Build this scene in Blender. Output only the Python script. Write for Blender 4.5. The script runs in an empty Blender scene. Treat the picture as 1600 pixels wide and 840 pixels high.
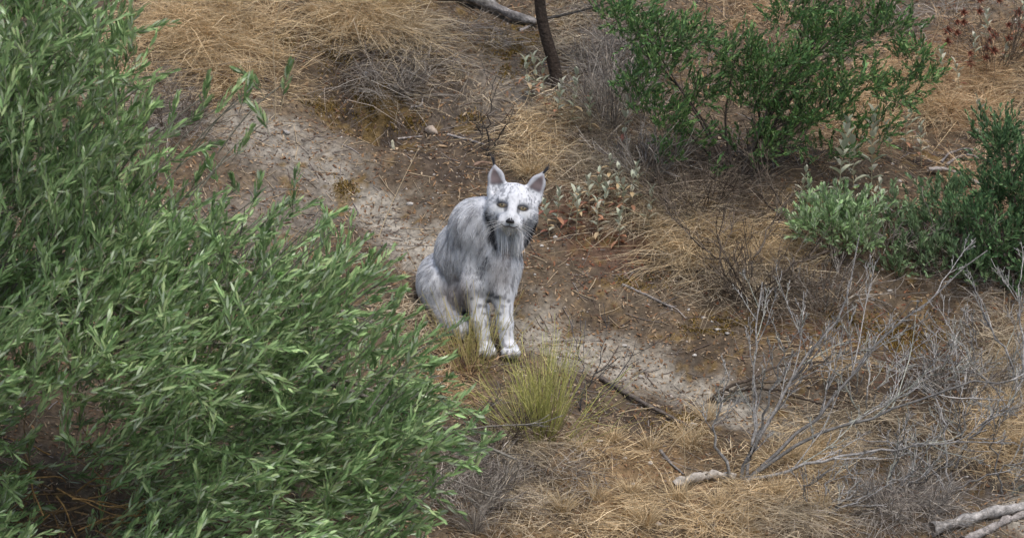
import bpy, math, random
import numpy as np
rng = np.random.default_rng(7)
random.seed(7)
SC = bpy.context.scene
COL = SC.collection

# ------------------------------------------------------------------ camera, sky, sun, exposure
PITCH = math.radians(10.0)
DIST, MPP = 14.0, 0.00232                    # metres to the lynx, metres per photo pixel there
FPX = DIST / MPP
FW = np.array([0, math.cos(PITCH), -math.sin(PITCH)])
UP = np.array([0, math.sin(PITCH), math.cos(PITCH)])
RT = np.array([1.0, 0, 0])
CAM = -FW * DIST + RT * (10 * MPP) + UP * (140 * MPP)
cd = bpy.data.cameras.new('camera')
cam = bpy.data.objects.new('camera', cd); COL.objects.link(cam)
cam.location = CAM; cam.rotation_euler = (math.pi / 2 - PITCH, 0, 0)
cd.sensor_width = 36; cd.lens = 36 * FPX / 1600
cd.clip_start = 0.1; cd.clip_end = 400
cd.dof.use_dof = True; cd.dof.focus_distance = DIST; cd.dof.aperture_fstop = 6.3
SC.camera = cam

SUN_EL, SUN_AZ = math.radians(62), math.radians(150)     # azimuth clockwise from +Y
W = bpy.data.worlds.new('World'); SC.world = W; W.use_nodes = True
nt = W.node_tree
sky = nt.nodes.new('ShaderNodeTexSky'); sky.sky_type = 'NISHITA'; sky.sun_disc = False
sky.sun_elevation = SUN_EL; sky.sun_rotation = SUN_AZ
sky.air_density = 1.0; sky.dust_density = 3.0; sky.ozone_density = 1.0
bg = nt.nodes['Background']; bg.inputs['Strength'].default_value = 0.118
nt.links.new(sky.outputs[0], bg.inputs['Color'])
sd = bpy.data.lights.new('sun', 'SUN'); sd.energy = 1.5; sd.angle = math.radians(30); sd.color = (1, .95, .88)
sun = bpy.data.objects.new('sun', sd); COL.objects.link(sun)
sun.rotation_euler = (math.pi / 2 - SUN_EL, 0, math.pi - SUN_AZ)
SC.view_settings.view_transform = 'Standard'; SC.view_settings.look = 'None'
SC.view_settings.exposure = 0.66; SC.view_settings.gamma = 1.0

# ------------------------------------------------------------------ small numeric helpers
def nrm(v): return v / np.maximum(np.linalg.norm(v, axis=-1, keepdims=True), 1e-9)
def hashf(i):
    i = (i.astype(np.int64) & 0xffffffff)
    i = (i ^ (i >> 15)) * 0x2c1b3c6d & 0xffffffff
    i = (i ^ (i >> 12)) * 0x297a2d39 & 0xffffffff
    return ((i ^ (i >> 15)) & 0xffffff) / float(0xffffff)
def noise3(x, y, z):
    xi, yi, zi = np.floor(x), np.floor(y), np.floor(z)
    fx, fy, fz = x - xi, y - yi, z - zi
    fx, fy, fz = [f * f * (3 - 2 * f) for f in (fx, fy, fz)]
    r = 0
    for dx in (0, 1):
        for dy in (0, 1):
            for dz in (0, 1):
                h = hashf((xi + dx) * 73856093 + (yi + dy) * 19349663 + (zi + dz) * 83492791)
                r = r + h * (fx if dx else 1 - fx) * (fy if dy else 1 - fy) * (fz if dz else 1 - fz)
    return r
def noise2(x, y, seed=0):
    xi, yi = np.floor(x), np.floor(y)
    fx, fy = x - xi, y - yi
    fx, fy = fx * fx * (3 - 2 * fx), fy * fy * (3 - 2 * fy)
    r = 0
    for dx in (0, 1):
        for dy in (0, 1):
            h = hashf((xi + dx) * 73856093 + (yi + dy) * 19349663 + seed * 83492791)
            r = r + h * (fx if dx else 1 - fx) * (fy if dy else 1 - fy)
    return r
def fbm2(x, y, seed=0, o=4):
    r, a = 0, .5
    for k in range(o):
        r = r + a * (noise2(x, y, seed + k) - .5); x, y, a = x * 2.03 + 7.1, y * 2.03 + 3.7, a * .5
    return r
def sstep(a, b, x):
    t = np.clip((x - a) / (b - a), 0, 1); return t * t * (3 - 2 * t)

def ray(px, py):
    px, py = np.broadcast_arrays(np.asarray(px, float), np.asarray(py, float))
    return FW * FPX + RT * (px[..., None] - 800) - UP * (py[..., None] - 420)
def P(px, py, Y):
    d = ray(px, py); t = (np.asarray(Y, float) - CAM[1]) / d[..., 1]
    return CAM + d * t[..., None]
def proj(p):
    q = np.asarray(p, float) - CAM; w = q @ FW
    return 800 + FPX * (q @ RT) / w, 420 - FPX * (q @ UP) / w

# ------------------------------------------------------------------ terrain
SX, SY = -.12, .45
def plane_xy(px, py):
    d = ray(px, py); n = np.array([-SX, -SY, 1.0])
    t = -(CAM @ n) / (d @ n)
    q = CAM + d * t[..., None]
    return q[..., :2]
PATH = plane_xy(*np.array([(-300, -60), (150, 120), (380, 195), (540, 285), (650, 370), (770, 470), (900, 525), (1050, 575), (1220, 640), (1400, 715), (1560, 770), (1900, 900)]).T)
def dist_poly(x, y, pl):
    best = np.full(np.shape(x), 1e9); sgn = np.zeros(np.shape(x))
    for a, b in zip(pl[:-1], pl[1:]):
        ab = b - a; t = np.clip(((x - a[0]) * ab[0] + (y - a[1]) * ab[1]) / (ab @ ab), 0, 1)
        dx, dy = x - a[0] - t * ab[0], y - a[1] - t * ab[1]
        d = np.hypot(dx, dy); c = ab[0] * dy - ab[1] * dx
        m = d < best; best = np.where(m, d, best); sgn = np.where(m, np.sign(c), sgn)
    return best, sgn
BUMPS = [  # photo px of the centre on the base plane, radius m (x, y), height m
    (555, 45, .40, .26, .26), (330, 60, .5, .4, .12), (600, 175, .30, .17, -.15), (690, 120, .25, .25, -.04),
    (1080, 330, .5, .35, .10), (1350, 330, .6, .4, .14), (1480, 60, .6, .5, .10), (1000, 120, .4, .4, .08),
    (1450, 520, .35, .22, -.06), (870, 680, .4, .2, .05), (1100, 800, .6, .25, .05), (1500, 700, .5, .2, -.05),
    (480, 250, .35, .25, .07)]
BXY = [(plane_xy(b[0], b[1]), b) for b in BUMPS]
CONTACT = []
def H0(x, y):
    x, y = np.asarray(x, float), np.asarray(y, float)
    z = SX * x + SY * y
    far = np.maximum(np.abs(x) - 6, 0) + np.maximum(np.abs(y) - 6, 0)
    z = z + .012 * far * np.sin(x * .3 + y * .2)
    for c, b in BXY:
        z = z + b[4] * np.exp(-((x - c[0]) / b[2]) ** 2 - ((y - c[1]) / b[3]) ** 2)
    d, s = dist_poly(x, y, PATH)
    z = z - .05 * np.exp(-(d / .16) ** 2)
    z = z + .10 * fbm2(x * 1.9, y * 1.9, 1, 3) + .05 * fbm2(x * 8, y * 8, 5, 3) * (1 - .6 * np.exp(-(d / .14) ** 2))
    z = z + .030 * fbm2(x * 30, y * 30, 11, 3) * (.45 + fbm2(x * 3, y * 3, 77, 2) + .3)
    return z
def H(x, y):
    z = H0(x, y)
    for cx, cy, cr, dz in CONTACT:
        z = z + dz * np.exp(-((x - cx) ** 2 + (y - cy) ** 2) / cr ** 2)
    return z
for (qx, qy, qz, cr) in [(.018, -.02, .004, .13), (-.25, .30, .135, .2)]:
    CONTACT.append((qx, qy, cr, qz - float(H(qx, qy))))
LX0, LY0, LS = -4.0, -2.6, .01
LNX, LNY = 800, 720
LUT = H(*np.meshgrid(LX0 + LS * np.arange(LNX), LY0 + LS * np.arange(LNY), indexing='ij'))
def Hs(x, y):
    x, y = np.asarray(x, float), np.asarray(y, float)
    u = np.clip((x - LX0) / LS, 0, LNX - 1.001); v = np.clip((y - LY0) / LS, 0, LNY - 1.001)
    i, j = u.astype(int), v.astype(int); fu, fv = u - i, v - j
    return (LUT[i, j] * (1 - fu) * (1 - fv) + LUT[i + 1, j] * fu * (1 - fv) + LUT[i, j + 1] * (1 - fu) * fv + LUT[i + 1, j + 1] * fu * fv)
def G(px, py):
    """point of the ground seen at a photo pixel"""
    d = ray(px, py); d = d / d[..., 1:2]
    lo = np.full(d.shape[:-1], -2.4); hit = np.zeros(d.shape[:-1], bool); Y = lo.copy(); prev = lo.copy()
    for Yk in np.arange(-2.4, 4.5, .03):
        q = CAM + d * (Yk - CAM[1]); below = (q[..., 2] < Hs(q[..., 0], q[..., 1])) & ~hit
        Y = np.where(below, Yk, Y); hit |= below
    a, b = Y - .03, Y.copy()
    for _ in range(6):
        m = (a + b) / 2; q = CAM + d * (m - CAM[1])[..., None]; be = q[..., 2] < Hs(q[..., 0], q[..., 1])
        b = np.where(be, m, b); a = np.where(be, a, m)
    q = CAM + d * (b - CAM[1])[..., None]
    q[..., 2] = Hs(q[..., 0], q[..., 1]); return q
def GN(p, e=.03):
    x, y = p[..., 0], p[..., 1]
    return nrm(np.stack([-(Hs(x + e, y) - Hs(x - e, y)) / (2 * e), -(Hs(x, y + e) - Hs(x, y - e)) / (2 * e), np.ones_like(x)], -1))

# ------------------------------------------------------------------ mesh + object helpers
def mesh(name, v, f, mat, col=None, smooth=False):
    v = np.asarray(v, np.float32).reshape(-1, 3); f = np.asarray(f, np.int32)
    k = f.shape[1]; me = bpy.data.meshes.new(name)
    me.vertices.add(len(v)); me.vertices.foreach_set('co', v.ravel())
    me.loops.add(f.size); me.loops.foreach_set('vertex_index', f.ravel())
    me.polygons.add(len(f)); me.polygons.foreach_set('loop_start', np.arange(0, f.size, k, dtype=np.int32))
    try: me.polygons.foreach_set('loop_total', np.full(len(f), k, np.int32))
    except Exception: pass
    if smooth: me.polygons.foreach_set('use_smooth', np.ones(len(f), bool))
    if col is not None:
        a = me.color_attributes.new('Col', 'FLOAT_COLOR', 'POINT')
        c = np.ones((len(v), 4), np.float32); c[:, :3] = col; a.data.foreach_set('color', c.ravel())
    me.materials.append(mat); me.update(calc_edges=True); return me
def obj(name, me, parent=None, loc=None):
    o = bpy.data.objects.new(name, me); COL.objects.link(o)
    if parent is not None: o.parent = parent
    if loc is not None: o.location = loc
    return o
def tag(o, label=None, cat=None, group=None, kind=None):
    if label: o['label'] = label
    if cat: o['category'] = cat
    if group: o['group'] = group
    if kind: o['kind'] = kind
    return o
def thing(name, loc, label, cat, group=None):
    o = bpy.data.objects.new(name, None); o.empty_display_size = .05; COL.objects.link(o)
    o.location = [float(c) for c in loc]
    return tag(o, label, cat, group)
class Acc:
    def __init__(s): s.v, s.f, s.c, s.n = [], [], [], 0
    def add(s, v, f, c):
        v = np.asarray(v).reshape(-1, 3); s.v.append(v); s.f.append(np.asarray(f) + s.n)
        s.c.append(np.broadcast_to(np.asarray(c, float).reshape(-1, 3), (len(v), 3))); s.n += len(v)
    def build(s, name, mat, parent=None, origin=(0, 0, 0), smooth=False):
        return obj(name, mesh(name, np.concatenate(s.v) - np.asarray(origin), np.concatenate(s.f), mat, np.concatenate(s.c), smooth), parent)

def perp(d):
    a = np.where(np.abs(d[..., 2:3]) > .9, np.array([1., 0, 0]), np.array([0, 0, 1.]))
    u = nrm(np.cross(d, a)); return u, np.cross(u, d)
def tubes(pl, rad, col, k=4):
    """pl [n,m,3], rad [n,m], col [n,3] or [n,m,3] -> verts, tris, colours"""
    pl = np.asarray(pl, float); n, m = pl.shape[:2]; rad = np.broadcast_to(rad, (n, m))
    t = nrm(np.gradient(pl, axis=1)); u, w = perp(t)
    a = np.arange(k) * 2 * np.pi / k
    v = pl[:, :, None] + rad[:, :, None, None] * (np.cos(a)[:, None] * u[:, :, None] + np.sin(a)[:, None] * w[:, :, None])
    i = (np.arange(n) * m * k)[:, None, None] + (np.arange(m - 1) * k)[:, None]; j = np.arange(k); jn = (j + 1) % k
    q = np.stack([i + j, i + jn, i + k + jn, i + k + j], -1).reshape(-1, 4)
    tr = np.concatenate([q[:, [0, 1, 2]], q[:, [0, 2, 3]]])
    c = np.asarray(col, float)
    if c.ndim == 2: c = np.broadcast_to(c[:, None], (n, m, 3))
    if c.ndim == 1: c = np.broadcast_to(c, (n, m, 3))
    return v.reshape(-1, 3), tr, np.repeat(c.reshape(-1, 3), k, 0)
def smooth_path(pts, m):
    pts = np.asarray(pts, float); s = np.concatenate([[0], np.cumsum(np.linalg.norm(np.diff(pts, axis=0), axis=1))])
    q = np.linspace(0, s[-1], m); r = np.stack([np.interp(q, s, pts[:, i]) for i in range(3)], 1)
    for _ in range(2): r[1:-1] = (r[:-2] + 2 * r[1:-1] + r[2:]) / 4
    return r
def blades(base, dirv, length, bend, width, col, m=4, tipcol=None):
    """curved tapering ribbons: bend is the droop/curl vector added with t^2"""
    n = len(base); t = np.linspace(0, 1, m)[None, :, None]
    c = base[:, None] + dirv[:, None] * length[:, None, None] * t + bend[:, None] * length[:, None, None] * t * t
    side = nrm(np.cross(dirv, rng.normal(size=(n, 3))))[:, None]
    w = (np.asarray(width).reshape(-1, 1, 1) * (1 - .8 * t))
    v = np.stack([c - side * w / 2, c + side * w / 2], 2)
    i = (np.arange(n) * 2 * m)[:, None] + np.arange(m - 1) * 2
    f = np.concatenate([np.stack([i, i + 1, i + 3], -1).reshape(-1, 3), np.stack([i, i + 3, i + 2], -1).reshape(-1, 3)])
    cc = np.repeat(np.asarray(col)[:, None], m, 1)
    if tipcol is not None: cc = cc * (1 - t) + np.asarray(tipcol)[:, None] * t
    return v.reshape(-1, 3), f, np.repeat(cc.reshape(-1, 3), 2, 0)
LT = np.array([0, .3, .68, 1.0]); LWID = np.array([0, .92, .9, 0])
def leaf_arr(base, d, nv, length, width, bend=.12, fold=.25):
    """lance-shaped leaves with a fold and a bend; 8 verts, 8 tris each"""
    n = len(base); s = nrm(np.cross(d, nv)); nn = np.cross(s, d)
    L = np.asarray(length).reshape(-1, 1); Wd = np.asarray(width).reshape(-1, 1)
    bend = np.broadcast_to(np.asarray(bend, float).reshape(-1, 1), (n, 1))
    vs = [base]
    for t, w in zip(LT[1:-1], LWID[1:-1]):
        c = base + d * L * t - nn * L * bend * t * t
        vs += [c - s * Wd * w / 2 + nn * Wd * w * fold, c, c + s * Wd * w / 2 + nn * Wd * w * fold]
    vs.append(base + d * L - nn * L * bend)
    v = np.stack(vs, 1)
    T = [(0, 2, 1), (0, 3, 2), (1, 2, 5), (1, 5, 4), (2, 3, 6), (2, 6, 5), (4, 5, 7), (5, 6, 7)]
    f = (np.arange(n) * 8)[:, None, None] + np.array(T)
    return v.reshape(-1, 3), f.reshape(-1, 3)
def pick(pal, n, jit=.15):
    pal = np.array(pal); c = pal[rng.integers(len(pal), size=n)]
    return c * (1 + jit * rng.normal(size=(n, 1))).clip(.4, 1.8)
def unit(n): return nrm(rng.normal(size=(n, 3)))
def blob_px(n, b):
    """n ground points in an elliptical patch (photo px centre, radii)"""
    a = rng.uniform(0, 2 * np.pi, n); r = np.sqrt(rng.uniform(0, 1, n)) ** 1.15
    return G(b[0] + b[2] * r * np.cos(a), b[1] + b[3] * r * np.sin(a))

# ------------------------------------------------------------------ materials
def mat(name, rough=.8, noise=0, nscale=60, transl=0, spec=.3, bump=0, bscale=120):
    m = bpy.data.materials.new(name); m.use_nodes = True; t = m.node_tree; b = t.nodes['Principled BSDF']
    at = t.nodes.new('ShaderNodeAttribute'); at.attribute_name = 'Col'
    c = at.outputs['Color']
    if noise:
        nz = t.nodes.new('ShaderNodeTexNoise'); nz.inputs['Scale'].default_value = nscale; nz.inputs['Detail'].default_value = 5
        tc = t.nodes.new('ShaderNodeTexCoord'); t.links.new(tc.outputs['Object'], nz.inputs['Vector'])
        mr = t.nodes.new('ShaderNodeMapRange'); mr.inputs[1].default_value = .3; mr.inputs[2].default_value = .7
        mr.inputs[3].default_value = 1 - noise; mr.inputs[4].default_value = 1 + noise
        t.links.new(nz.outputs[0], mr.inputs[0])
        mx = t.nodes.new('ShaderNodeVectorMath'); mx.operation = 'SCALE'
        t.links.new(c, mx.inputs[0]); t.links.new(mr.outputs[0], mx.inputs['Scale']); c = mx.outputs[0]
    t.links.new(c, b.inputs['Base Color'])
    b.inputs['Roughness'].default_value = rough; b.inputs['Specular IOR Level'].default_value = spec
    if bump:
        nb = t.nodes.new('ShaderNodeTexNoise'); nb.inputs['Scale'].default_value = bscale; nb.inputs['Detail'].default_value = 6
        tc2 = t.nodes.new('ShaderNodeTexCoord'); t.links.new(tc2.outputs['Object'], nb.inputs['Vector'])
        bp = t.nodes.new('ShaderNodeBump'); bp.inputs['Strength'].default_value = bump; bp.inputs['Distance'].default_value = .01
        t.links.new(nb.outputs[0], bp.inputs['Height']); t.links.new(bp.outputs[0], b.inputs['Normal'])
    if transl:
        tr = t.nodes.new('ShaderNodeBsdfTranslucent'); t.links.new(c, tr.inputs['Color'])
        ms = t.nodes.new('ShaderNodeMixShader'); ms.inputs[0].default_value = transl
        o = t.nodes['Material Output']
        t.links.new(b.outputs[0], ms.inputs[1]); t.links.new(tr.outputs[0], ms.inputs[2]); t.links.new(ms.outputs[0], o.inputs['Surface'])
    return m
M_soil = mat('soil', .95, .35, 55, bump=.9, bscale=90, spec=.1)
M_leaf = mat('leaf', .55, 0, transl=.22, spec=.35)
M_straw = mat('straw', .75, 0, transl=.15, spec=.25)
M_bark = mat('bark', .9, .4, 70, bump=.7, bscale=110, spec=.15)
M_stone = mat('stone', .9, .25, 80, bump=.5, bscale=120, spec=.2)
M_litter = mat('litter', .9, 0, spec=.15)
M_fur = mat('fur', .8, 0, spec=.15, transl=.1)
M_wet = mat('nose_leather', .35, .15, 300, spec=.5)
M_eye = mat('eye', .08, 0, spec=.6)

# ------------------------------------------------------------------ ground sheet
def axis(lo, hi, a, b, s):
    mid = np.arange(a, b, s); out = []; x, st = b, s
    while x < hi: out.append(x); st *= 1.22; x += st
    out.append(hi); left = []; x, st = a - s, s
    while x > lo: left.append(x); st *= 1.22; x -= st
    left.append(lo); return np.concatenate([left[::-1], mid, out])
gx = axis(-40, 40, -2.35, 2.35, .0115); gy = axis(-14, 45, -1.35, 2.75, .0115)
X, Y = np.meshgrid(gx, gy, indexing='ij'); Z = H(X, Y)
def blobmask(X, Y, blobs):
    px, py = proj(np.stack([X, Y, SX * X + SY * Y], -1)); r = np.zeros(X.shape)
    for b in blobs: r = np.maximum(r, np.exp(-((px - b[0]) / b[2]) ** 2 - ((py - b[1]) / b[3]) ** 2))
    return r
STRAW = [(350, 60, 150, 110), (560, 20, 120, 60), (1480, 120, 150, 100), (1330, 200, 110, 60), (1000, 760, 160, 110), (1230, 770, 130, 90), (830, 820, 120, 60), (1590, 600, 60, 120), (860, 220, 80, 70), (1050, 350, 100, 60)]
MOSS = [(640, 190, 22, 14), (540, 295, 18, 16), (585, 155, 50, 45), (530, 75, 40, 35), (800, 70, 45, 30), (800, 100, 30, 25), (500, 165, 25, 14), (1400, 530, 70, 35), (1310, 500, 40, 18), (1120, 510, 60, 14), (735, 185, 25, 10), (1060, 660, 40, 20), (1000, 440, 40, 12), (440, 60, 25, 30)]
RUST = [(960, 390, 120, 50), (900, 330, 60, 50), (1470, 90, 90, 60), (1310, 520, 120, 60), (1420, 540, 120, 60)]
DARK = [(540, 140, 70, 50), (720, 200, 110, 60), (480, 60, 30, 60), (1120, 330, 130, 60), (1050, 420, 90, 30), (700, 260, 90, 40), (1420, 600, 170, 80), (1480, 740, 150, 60), (1190, 450, 150, 45), (1080, 290, 110, 60), (1240, 300, 90, 40), (1000, 660, 120, 60), (900, 620, 80, 50), (600, 120, 90, 60), (640, 165, 70, 40), (1160, 440, 140, 50), (1480, 280, 80, 40), (700, 140, 80, 60), (1550, 420, 90, 90), (1190, 300, 120, 50), (1450, 700, 150, 60), (740, 760, 90, 90), (270, 170, 70, 50), (690, 540, 90, 60)]  # dark soil, plus shade painted into the ground under tangles and in the hollow
C = np.zeros(X.shape + (3,)); C[:] = (.102, .078, .054)
def lay(col, m): 
    global C; C = C * (1 - m[..., None]) + np.array(col) * m[..., None]
n1, n2, n3 = fbm2(X * 6, Y * 6, 21, 4), fbm2(X * 22, Y * 22, 31, 3), fbm2(X * 60, Y * 60, 41, 2)
n4 = fbm2(X * 2.2, Y * 2.2, 61, 4)
lay((.055, .040, .028), sstep(.0, .18, n1) * .65)
lay((.15, .122, .09), sstep(.02, .2, n4) * .45)
lay((.17, .122, .078), sstep(.0, .2, n2) * .5)
d, s = dist_poly(X, Y, PATH)
pm = sstep(.20, .02, d + .30 * n1 + .22 * n2 + .12 * n4 + .15 * n3)
lay((.40, .372, .315), pm * (.62 + .6 * n2).clip(.2, .95))
lay((.235, .21, .175), sstep(.3, .9, blobmask(X, Y, [(450, 230, 130, 60), (420, 330, 130, 70), (760, 150, 120, 80)]) + .8 * n1) * .55)
lay((.25, .165, .085), sstep(.35, .8, blobmask(X, Y, STRAW) + 1.4 * n1 + .8 * n2) * .6)
lay((.105, .06, .042), sstep(.4, .8, blobmask(X, Y, RUST) * .8 + 1.3 * n1 + 1.2 * n2) * .7)
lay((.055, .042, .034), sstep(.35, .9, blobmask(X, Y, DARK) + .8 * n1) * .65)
lay((.13, .088, .034), sstep(.35, .75, blobmask(X, Y, MOSS) * .75 + 1.6 * n1 + 2.0 * n2 + .8 * n3) * .75)
C *= (1 + 1.2 * n3)[..., None].clip(.4, 1.7)
nx, ny = len(gx), len(gy)
ii = (np.arange(nx - 1) * ny)[:, None] + np.arange(ny - 1)
quads = np.stack([ii, ii + ny, ii + ny + 1, ii + 1], -1).reshape(-1, 4)
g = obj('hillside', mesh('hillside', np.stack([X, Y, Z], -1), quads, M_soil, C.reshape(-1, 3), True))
tag(g, 'dry brown hillside with a pale worn track crossing it', 'hillside', kind='structure')

# ------------------------------------------------------------------ the lynx (one continuous surface from blended volumes)
def build_lynx():
    hc = P(801, 322, .03); ro = math.radians(9)
    hx = RT * math.cos(ro) - UP * math.sin(ro); hz = RT * math.sin(ro) + UP * math.cos(ro); hy = -FW      # right, up, out of the face
    HM = np.stack([hx, hz, hy]); U = MPP
    def hp(a, b, c): return hc + (np.array([a, b, c]) * U) @ HM
    vox = .004
    lo = np.array([-.40, -.20, -.08]); hi = np.array([.24, .54, .80])
    dims = np.ceil((hi - lo) / vox).astype(int)
    ax = [lo[i] + vox * np.arange(dims[i]) for i in range(3)]
    D = np.full(dims, 1.0, np.float32)
    def sub(bl, bh):
        sl = []
        for i in range(3):
            a = int(np.clip((bl[i] - lo[i]) / vox, 0, dims[i])); b = int(np.clip((bh[i] - lo[i]) / vox + 1, 0, dims[i])); sl.append(slice(a, b))
        return tuple(sl), np.stack(np.meshgrid(*[ax[i][sl[i]] for i in range(3)], indexing='ij'), -1)
    def smin(a, b, k):
        h = np.clip(.5 + .5 * (b - a) / k, 0, 1); return b * (1 - h) + a * h - k * h * (1 - h)
    def ell(c, r, k=.02, A=None, cut=False):
        c, r = np.array(c), np.array(r); m = r.max() + .06
        sl, p = sub(c - m, c + m); q = p - c
        if A is not None: q = q @ A.T
        k0 = np.linalg.norm(q / r, axis=-1); k1 = np.linalg.norm(q / r ** 2, axis=-1) + 1e-6
        d = k0 * (k0 - 1) / k1
        D[sl] = smin(D[sl], d, k) if not cut else -smin(-D[sl], d, k)
    def cone(a, b, ra, rb, k=.02, flat=None, cut=False):
        a, b = np.array(a), np.array(b); m = max(ra, rb) + .06
        sl, p = sub(np.minimum(a, b) - m, np.maximum(a, b) + m); ab = b - a
        t = np.clip(((p - a) @ ab) / (ab @ ab), 0, 1); q = p - a - t[..., None] * ab
        if flat is not None: ax_, f = flat; q = q + (q @ ax_)[..., None] * ax_ * (f - 1)
        d = np.linalg.norm(q, axis=-1) - (ra + (rb - ra) * t)
        D[sl] = smin(D[sl], d, k) if not cut else -smin(-D[sl], d, k)
    def hell(a, b, c, r, k=8, rot=0, cut=False):
        A = HM
        if rot:
            cr, sr = math.cos(rot), math.sin(rot); A = np.stack([cr * HM[0] + sr * HM[1], -sr * HM[0] + cr * HM[1], HM[2]])
        ell(hp(a, b, c), np.array(r) * U, k * U, A, cut)
    # trunk
    ell(P(694, 436, .33), (.098, .12, .105), .03)
    ell(P(726, 396, .22), (.108, .13, .125), .06)
    ell(P(757, 368, .12), (.10, .10, .115), .06)
    ell(P(780, 405, .06), (.078, .075, .115), .05)
    cone(P(745, 350, .13), P(797, 335, .05), .095, .07, .05)
    ell(P(770, 440, .08), (.062, .07, .075), .04)
    ell(P(722, 455, .2), (.06, .1, .07), .04)
    # haunch and hind feet
    ell(P(683, 442, .25), (.072, .105, .088), .02)
    cone(P(688, 470, .2), P(706, 500, .13), .045, .033, .03)
    cone(P(706, 500, .13), P(722, 512, .07), .032, .03, .02)
    cone(P(745, 485, .25), P(752, 512, .12), .05, .03, .03)
    cone(P(655, 470, .43), P(650, 495, .40), .035, .022, .03)
    # forelegs
    cone(P(741, 405, .10), P(741, 445, .06), .05, .046, .04)
    cone(P(741, 445, .06), P(749, 500, .03), .042, .029, .02)
    cone(P(749, 500, .03), P(758, 536, .02), .028, .026, .015)
    cone(P(788, 415, .05), P(786, 455, .03), .05, .042, .04)
    cone(P(786, 455, .03), P(789, 505, .005), .039, .029, .02)
    cone(P(789, 505, .005), P(793, 535, -.005), .028, .026, .015)
    for (fx, fy, fY) in ((761, 547, .0), (798, 547, -.03)):
        ell(P(fx, fy, fY), (.031, .05, .028), .015)
        for q, tx in enumerate((-10.5, -3.6, 3.8, 10.5)):
            ell(P(fx + tx, fy + 3 + (1.5 if q in (1, 2) else 0), fY - (.045 if q in (1, 2) else .033)), (.0098, .022, .016), .0035)
    # head
    hell(0, 6, -8, (34, 31, 38), 10)
    for s in (-1, 1):
        hell(s * 21, -11, -2, (20, 24, 27), 10)
        hell(s * 15, 8, 22, (10, 6, 8), 6)
        hell(s * 8.5, -27, 35, (11, 8.5, 10.5), 5)
        hell(s * 26, -36, -10, (10, 26, 14), 10, rot=-s * .22)
    hell(0, -22, 28, (18, 13, 17), 8)
    cone(hp(0, 10, 24), hp(0, -18, 42), 11 * U, 7.5 * U, 7 * U)
    hell(0, -37, 27, (9, 7, 10), 5)
    for s in (-1, 1):
        fl = (HM[2], 1.9)
        cone(hp(s * 26, 18, -10), hp(s * 33, 42, -9), 18 * U, 12.5 * U, 5 * U, fl)
        cone(hp(s * 33, 42, -9), hp(s * 39, 61, -8), 12.5 * U, 1.6 * U, 4 * U, fl)
        cone(hp(s * 27.5, 25, 0), hp(s * 33.5, 42, -1), 12.5 * U, 9.5 * U, 3 * U, (HM[2], 1.6), cut=True)
        cone(hp(s * 33.5, 42, -1), hp(s * 37.5, 54, -2), 9.5 * U, 2.5 * U, 3 * U, (HM[2], 1.6), cut=True)
        hell(s * 16.5, -1, 34, (8.5, 5.5, 8), 4, rot=s * .12, cut=True)
    # surface nets
    S = D < 0; nx, ny, nz = dims
    cs = np.zeros((nx - 1, ny - 1, nz - 1), int); cnt = np.zeros(cs.shape); acc = np.zeros(cs.shape + (3,))
    off = [(i, j, k) for i in (0, 1) for j in (0, 1) for k in (0, 1)]
    def cut_(o): return tuple(slice(o[i], dims[i] - 1 + o[i]) for i in range(3))
    for a in off:
        cs += S[cut_(a)]
    act = (cs > 0) & (cs < 8); idx = np.argwhere(act)
    vs = np.zeros((len(idx), 3)); cn = np.zeros(len(idx))
    for a in off:
        for ax_ in range(3):
            if a[ax_]: continue
            b = list(a); b[ax_] = 1
            va = D[tuple((idx + a).T)]; vb = D[tuple((idx + b).T)]; m = (va < 0) != (vb < 0)
            t = np.where(m, va / np.where(m, va - vb, 1), 0); pt = np.array(a, float) + 0 * vs; pt[:, ax_] = t
            vs += pt * m[:, None]; cn += m
    vs = lo + vox * (idx + vs / cn[:, None])
    vid = np.full(cs.shape, -1); vid[act] = np.arange(len(idx)); faces = []
    for ax_ in range(3):
        u, w = (ax_ + 1) % 3, (ax_ + 2) % 3
        s0 = [slice(1, -1)] * 3; s0[ax_] = slice(0, dims[ax_] - 1); s1 = list(s0); s1[ax_] = slice(1, dims[ax_])
        A, B = S[tuple(s0)], S[tuple(s1)]; e = np.argwhere(A != B)
        fl = A[tuple(e.T)]; base = e.copy(); base[:, u] += 1; base[:, w] += 1
        def c(du, dw):
            q = base.copy(); q[:, u] -= du; q[:, w] -= dw; return vid[tuple(q.T)]
        q = np.stack([c(1, 1), c(0, 1), c(0, 0), c(1, 0)], 1); q[~fl] = q[~fl][:, ::-1]; faces.append(q)
    F = np.concatenate(faces); F = F[(F >= 0).all(1)]
    # normals, light smoothing
    for _ in range(2):
        e = np.concatenate([F[:, [0, 1]], F[:, [1, 2]], F[:, [2, 3]], F[:, [3, 0]]]); sm = np.zeros_like(vs); ct = np.zeros(len(vs))
        np.add.at(sm, e[:, 0], vs[e[:, 1]]); np.add.at(ct, e[:, 0], 1); np.add.at(sm, e[:, 1], vs[e[:, 0]]); np.add.at(ct, e[:, 1], 1)
        vs = vs * .5 + .5 * sm / np.maximum(ct, 1)[:, None]
    fn = np.cross(vs[F[:, 2]] - vs[F[:, 0]], vs[F[:, 3]] - vs[F[:, 1]]); N = np.zeros_like(vs)
    for i in range(4): np.add.at(N, F[:, i], fn)
    N = nrm(N)
    def headuv(p): return ((p - hc) @ HM.T) / U
    DK = np.array((.055, .058, .068)); GR = np.array((.17, .17, .19)); WH = np.array((.69, .705, .735)); TAN = np.array((.36, .31, .28)); PINK = np.array((.36, .24, .22))
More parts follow.
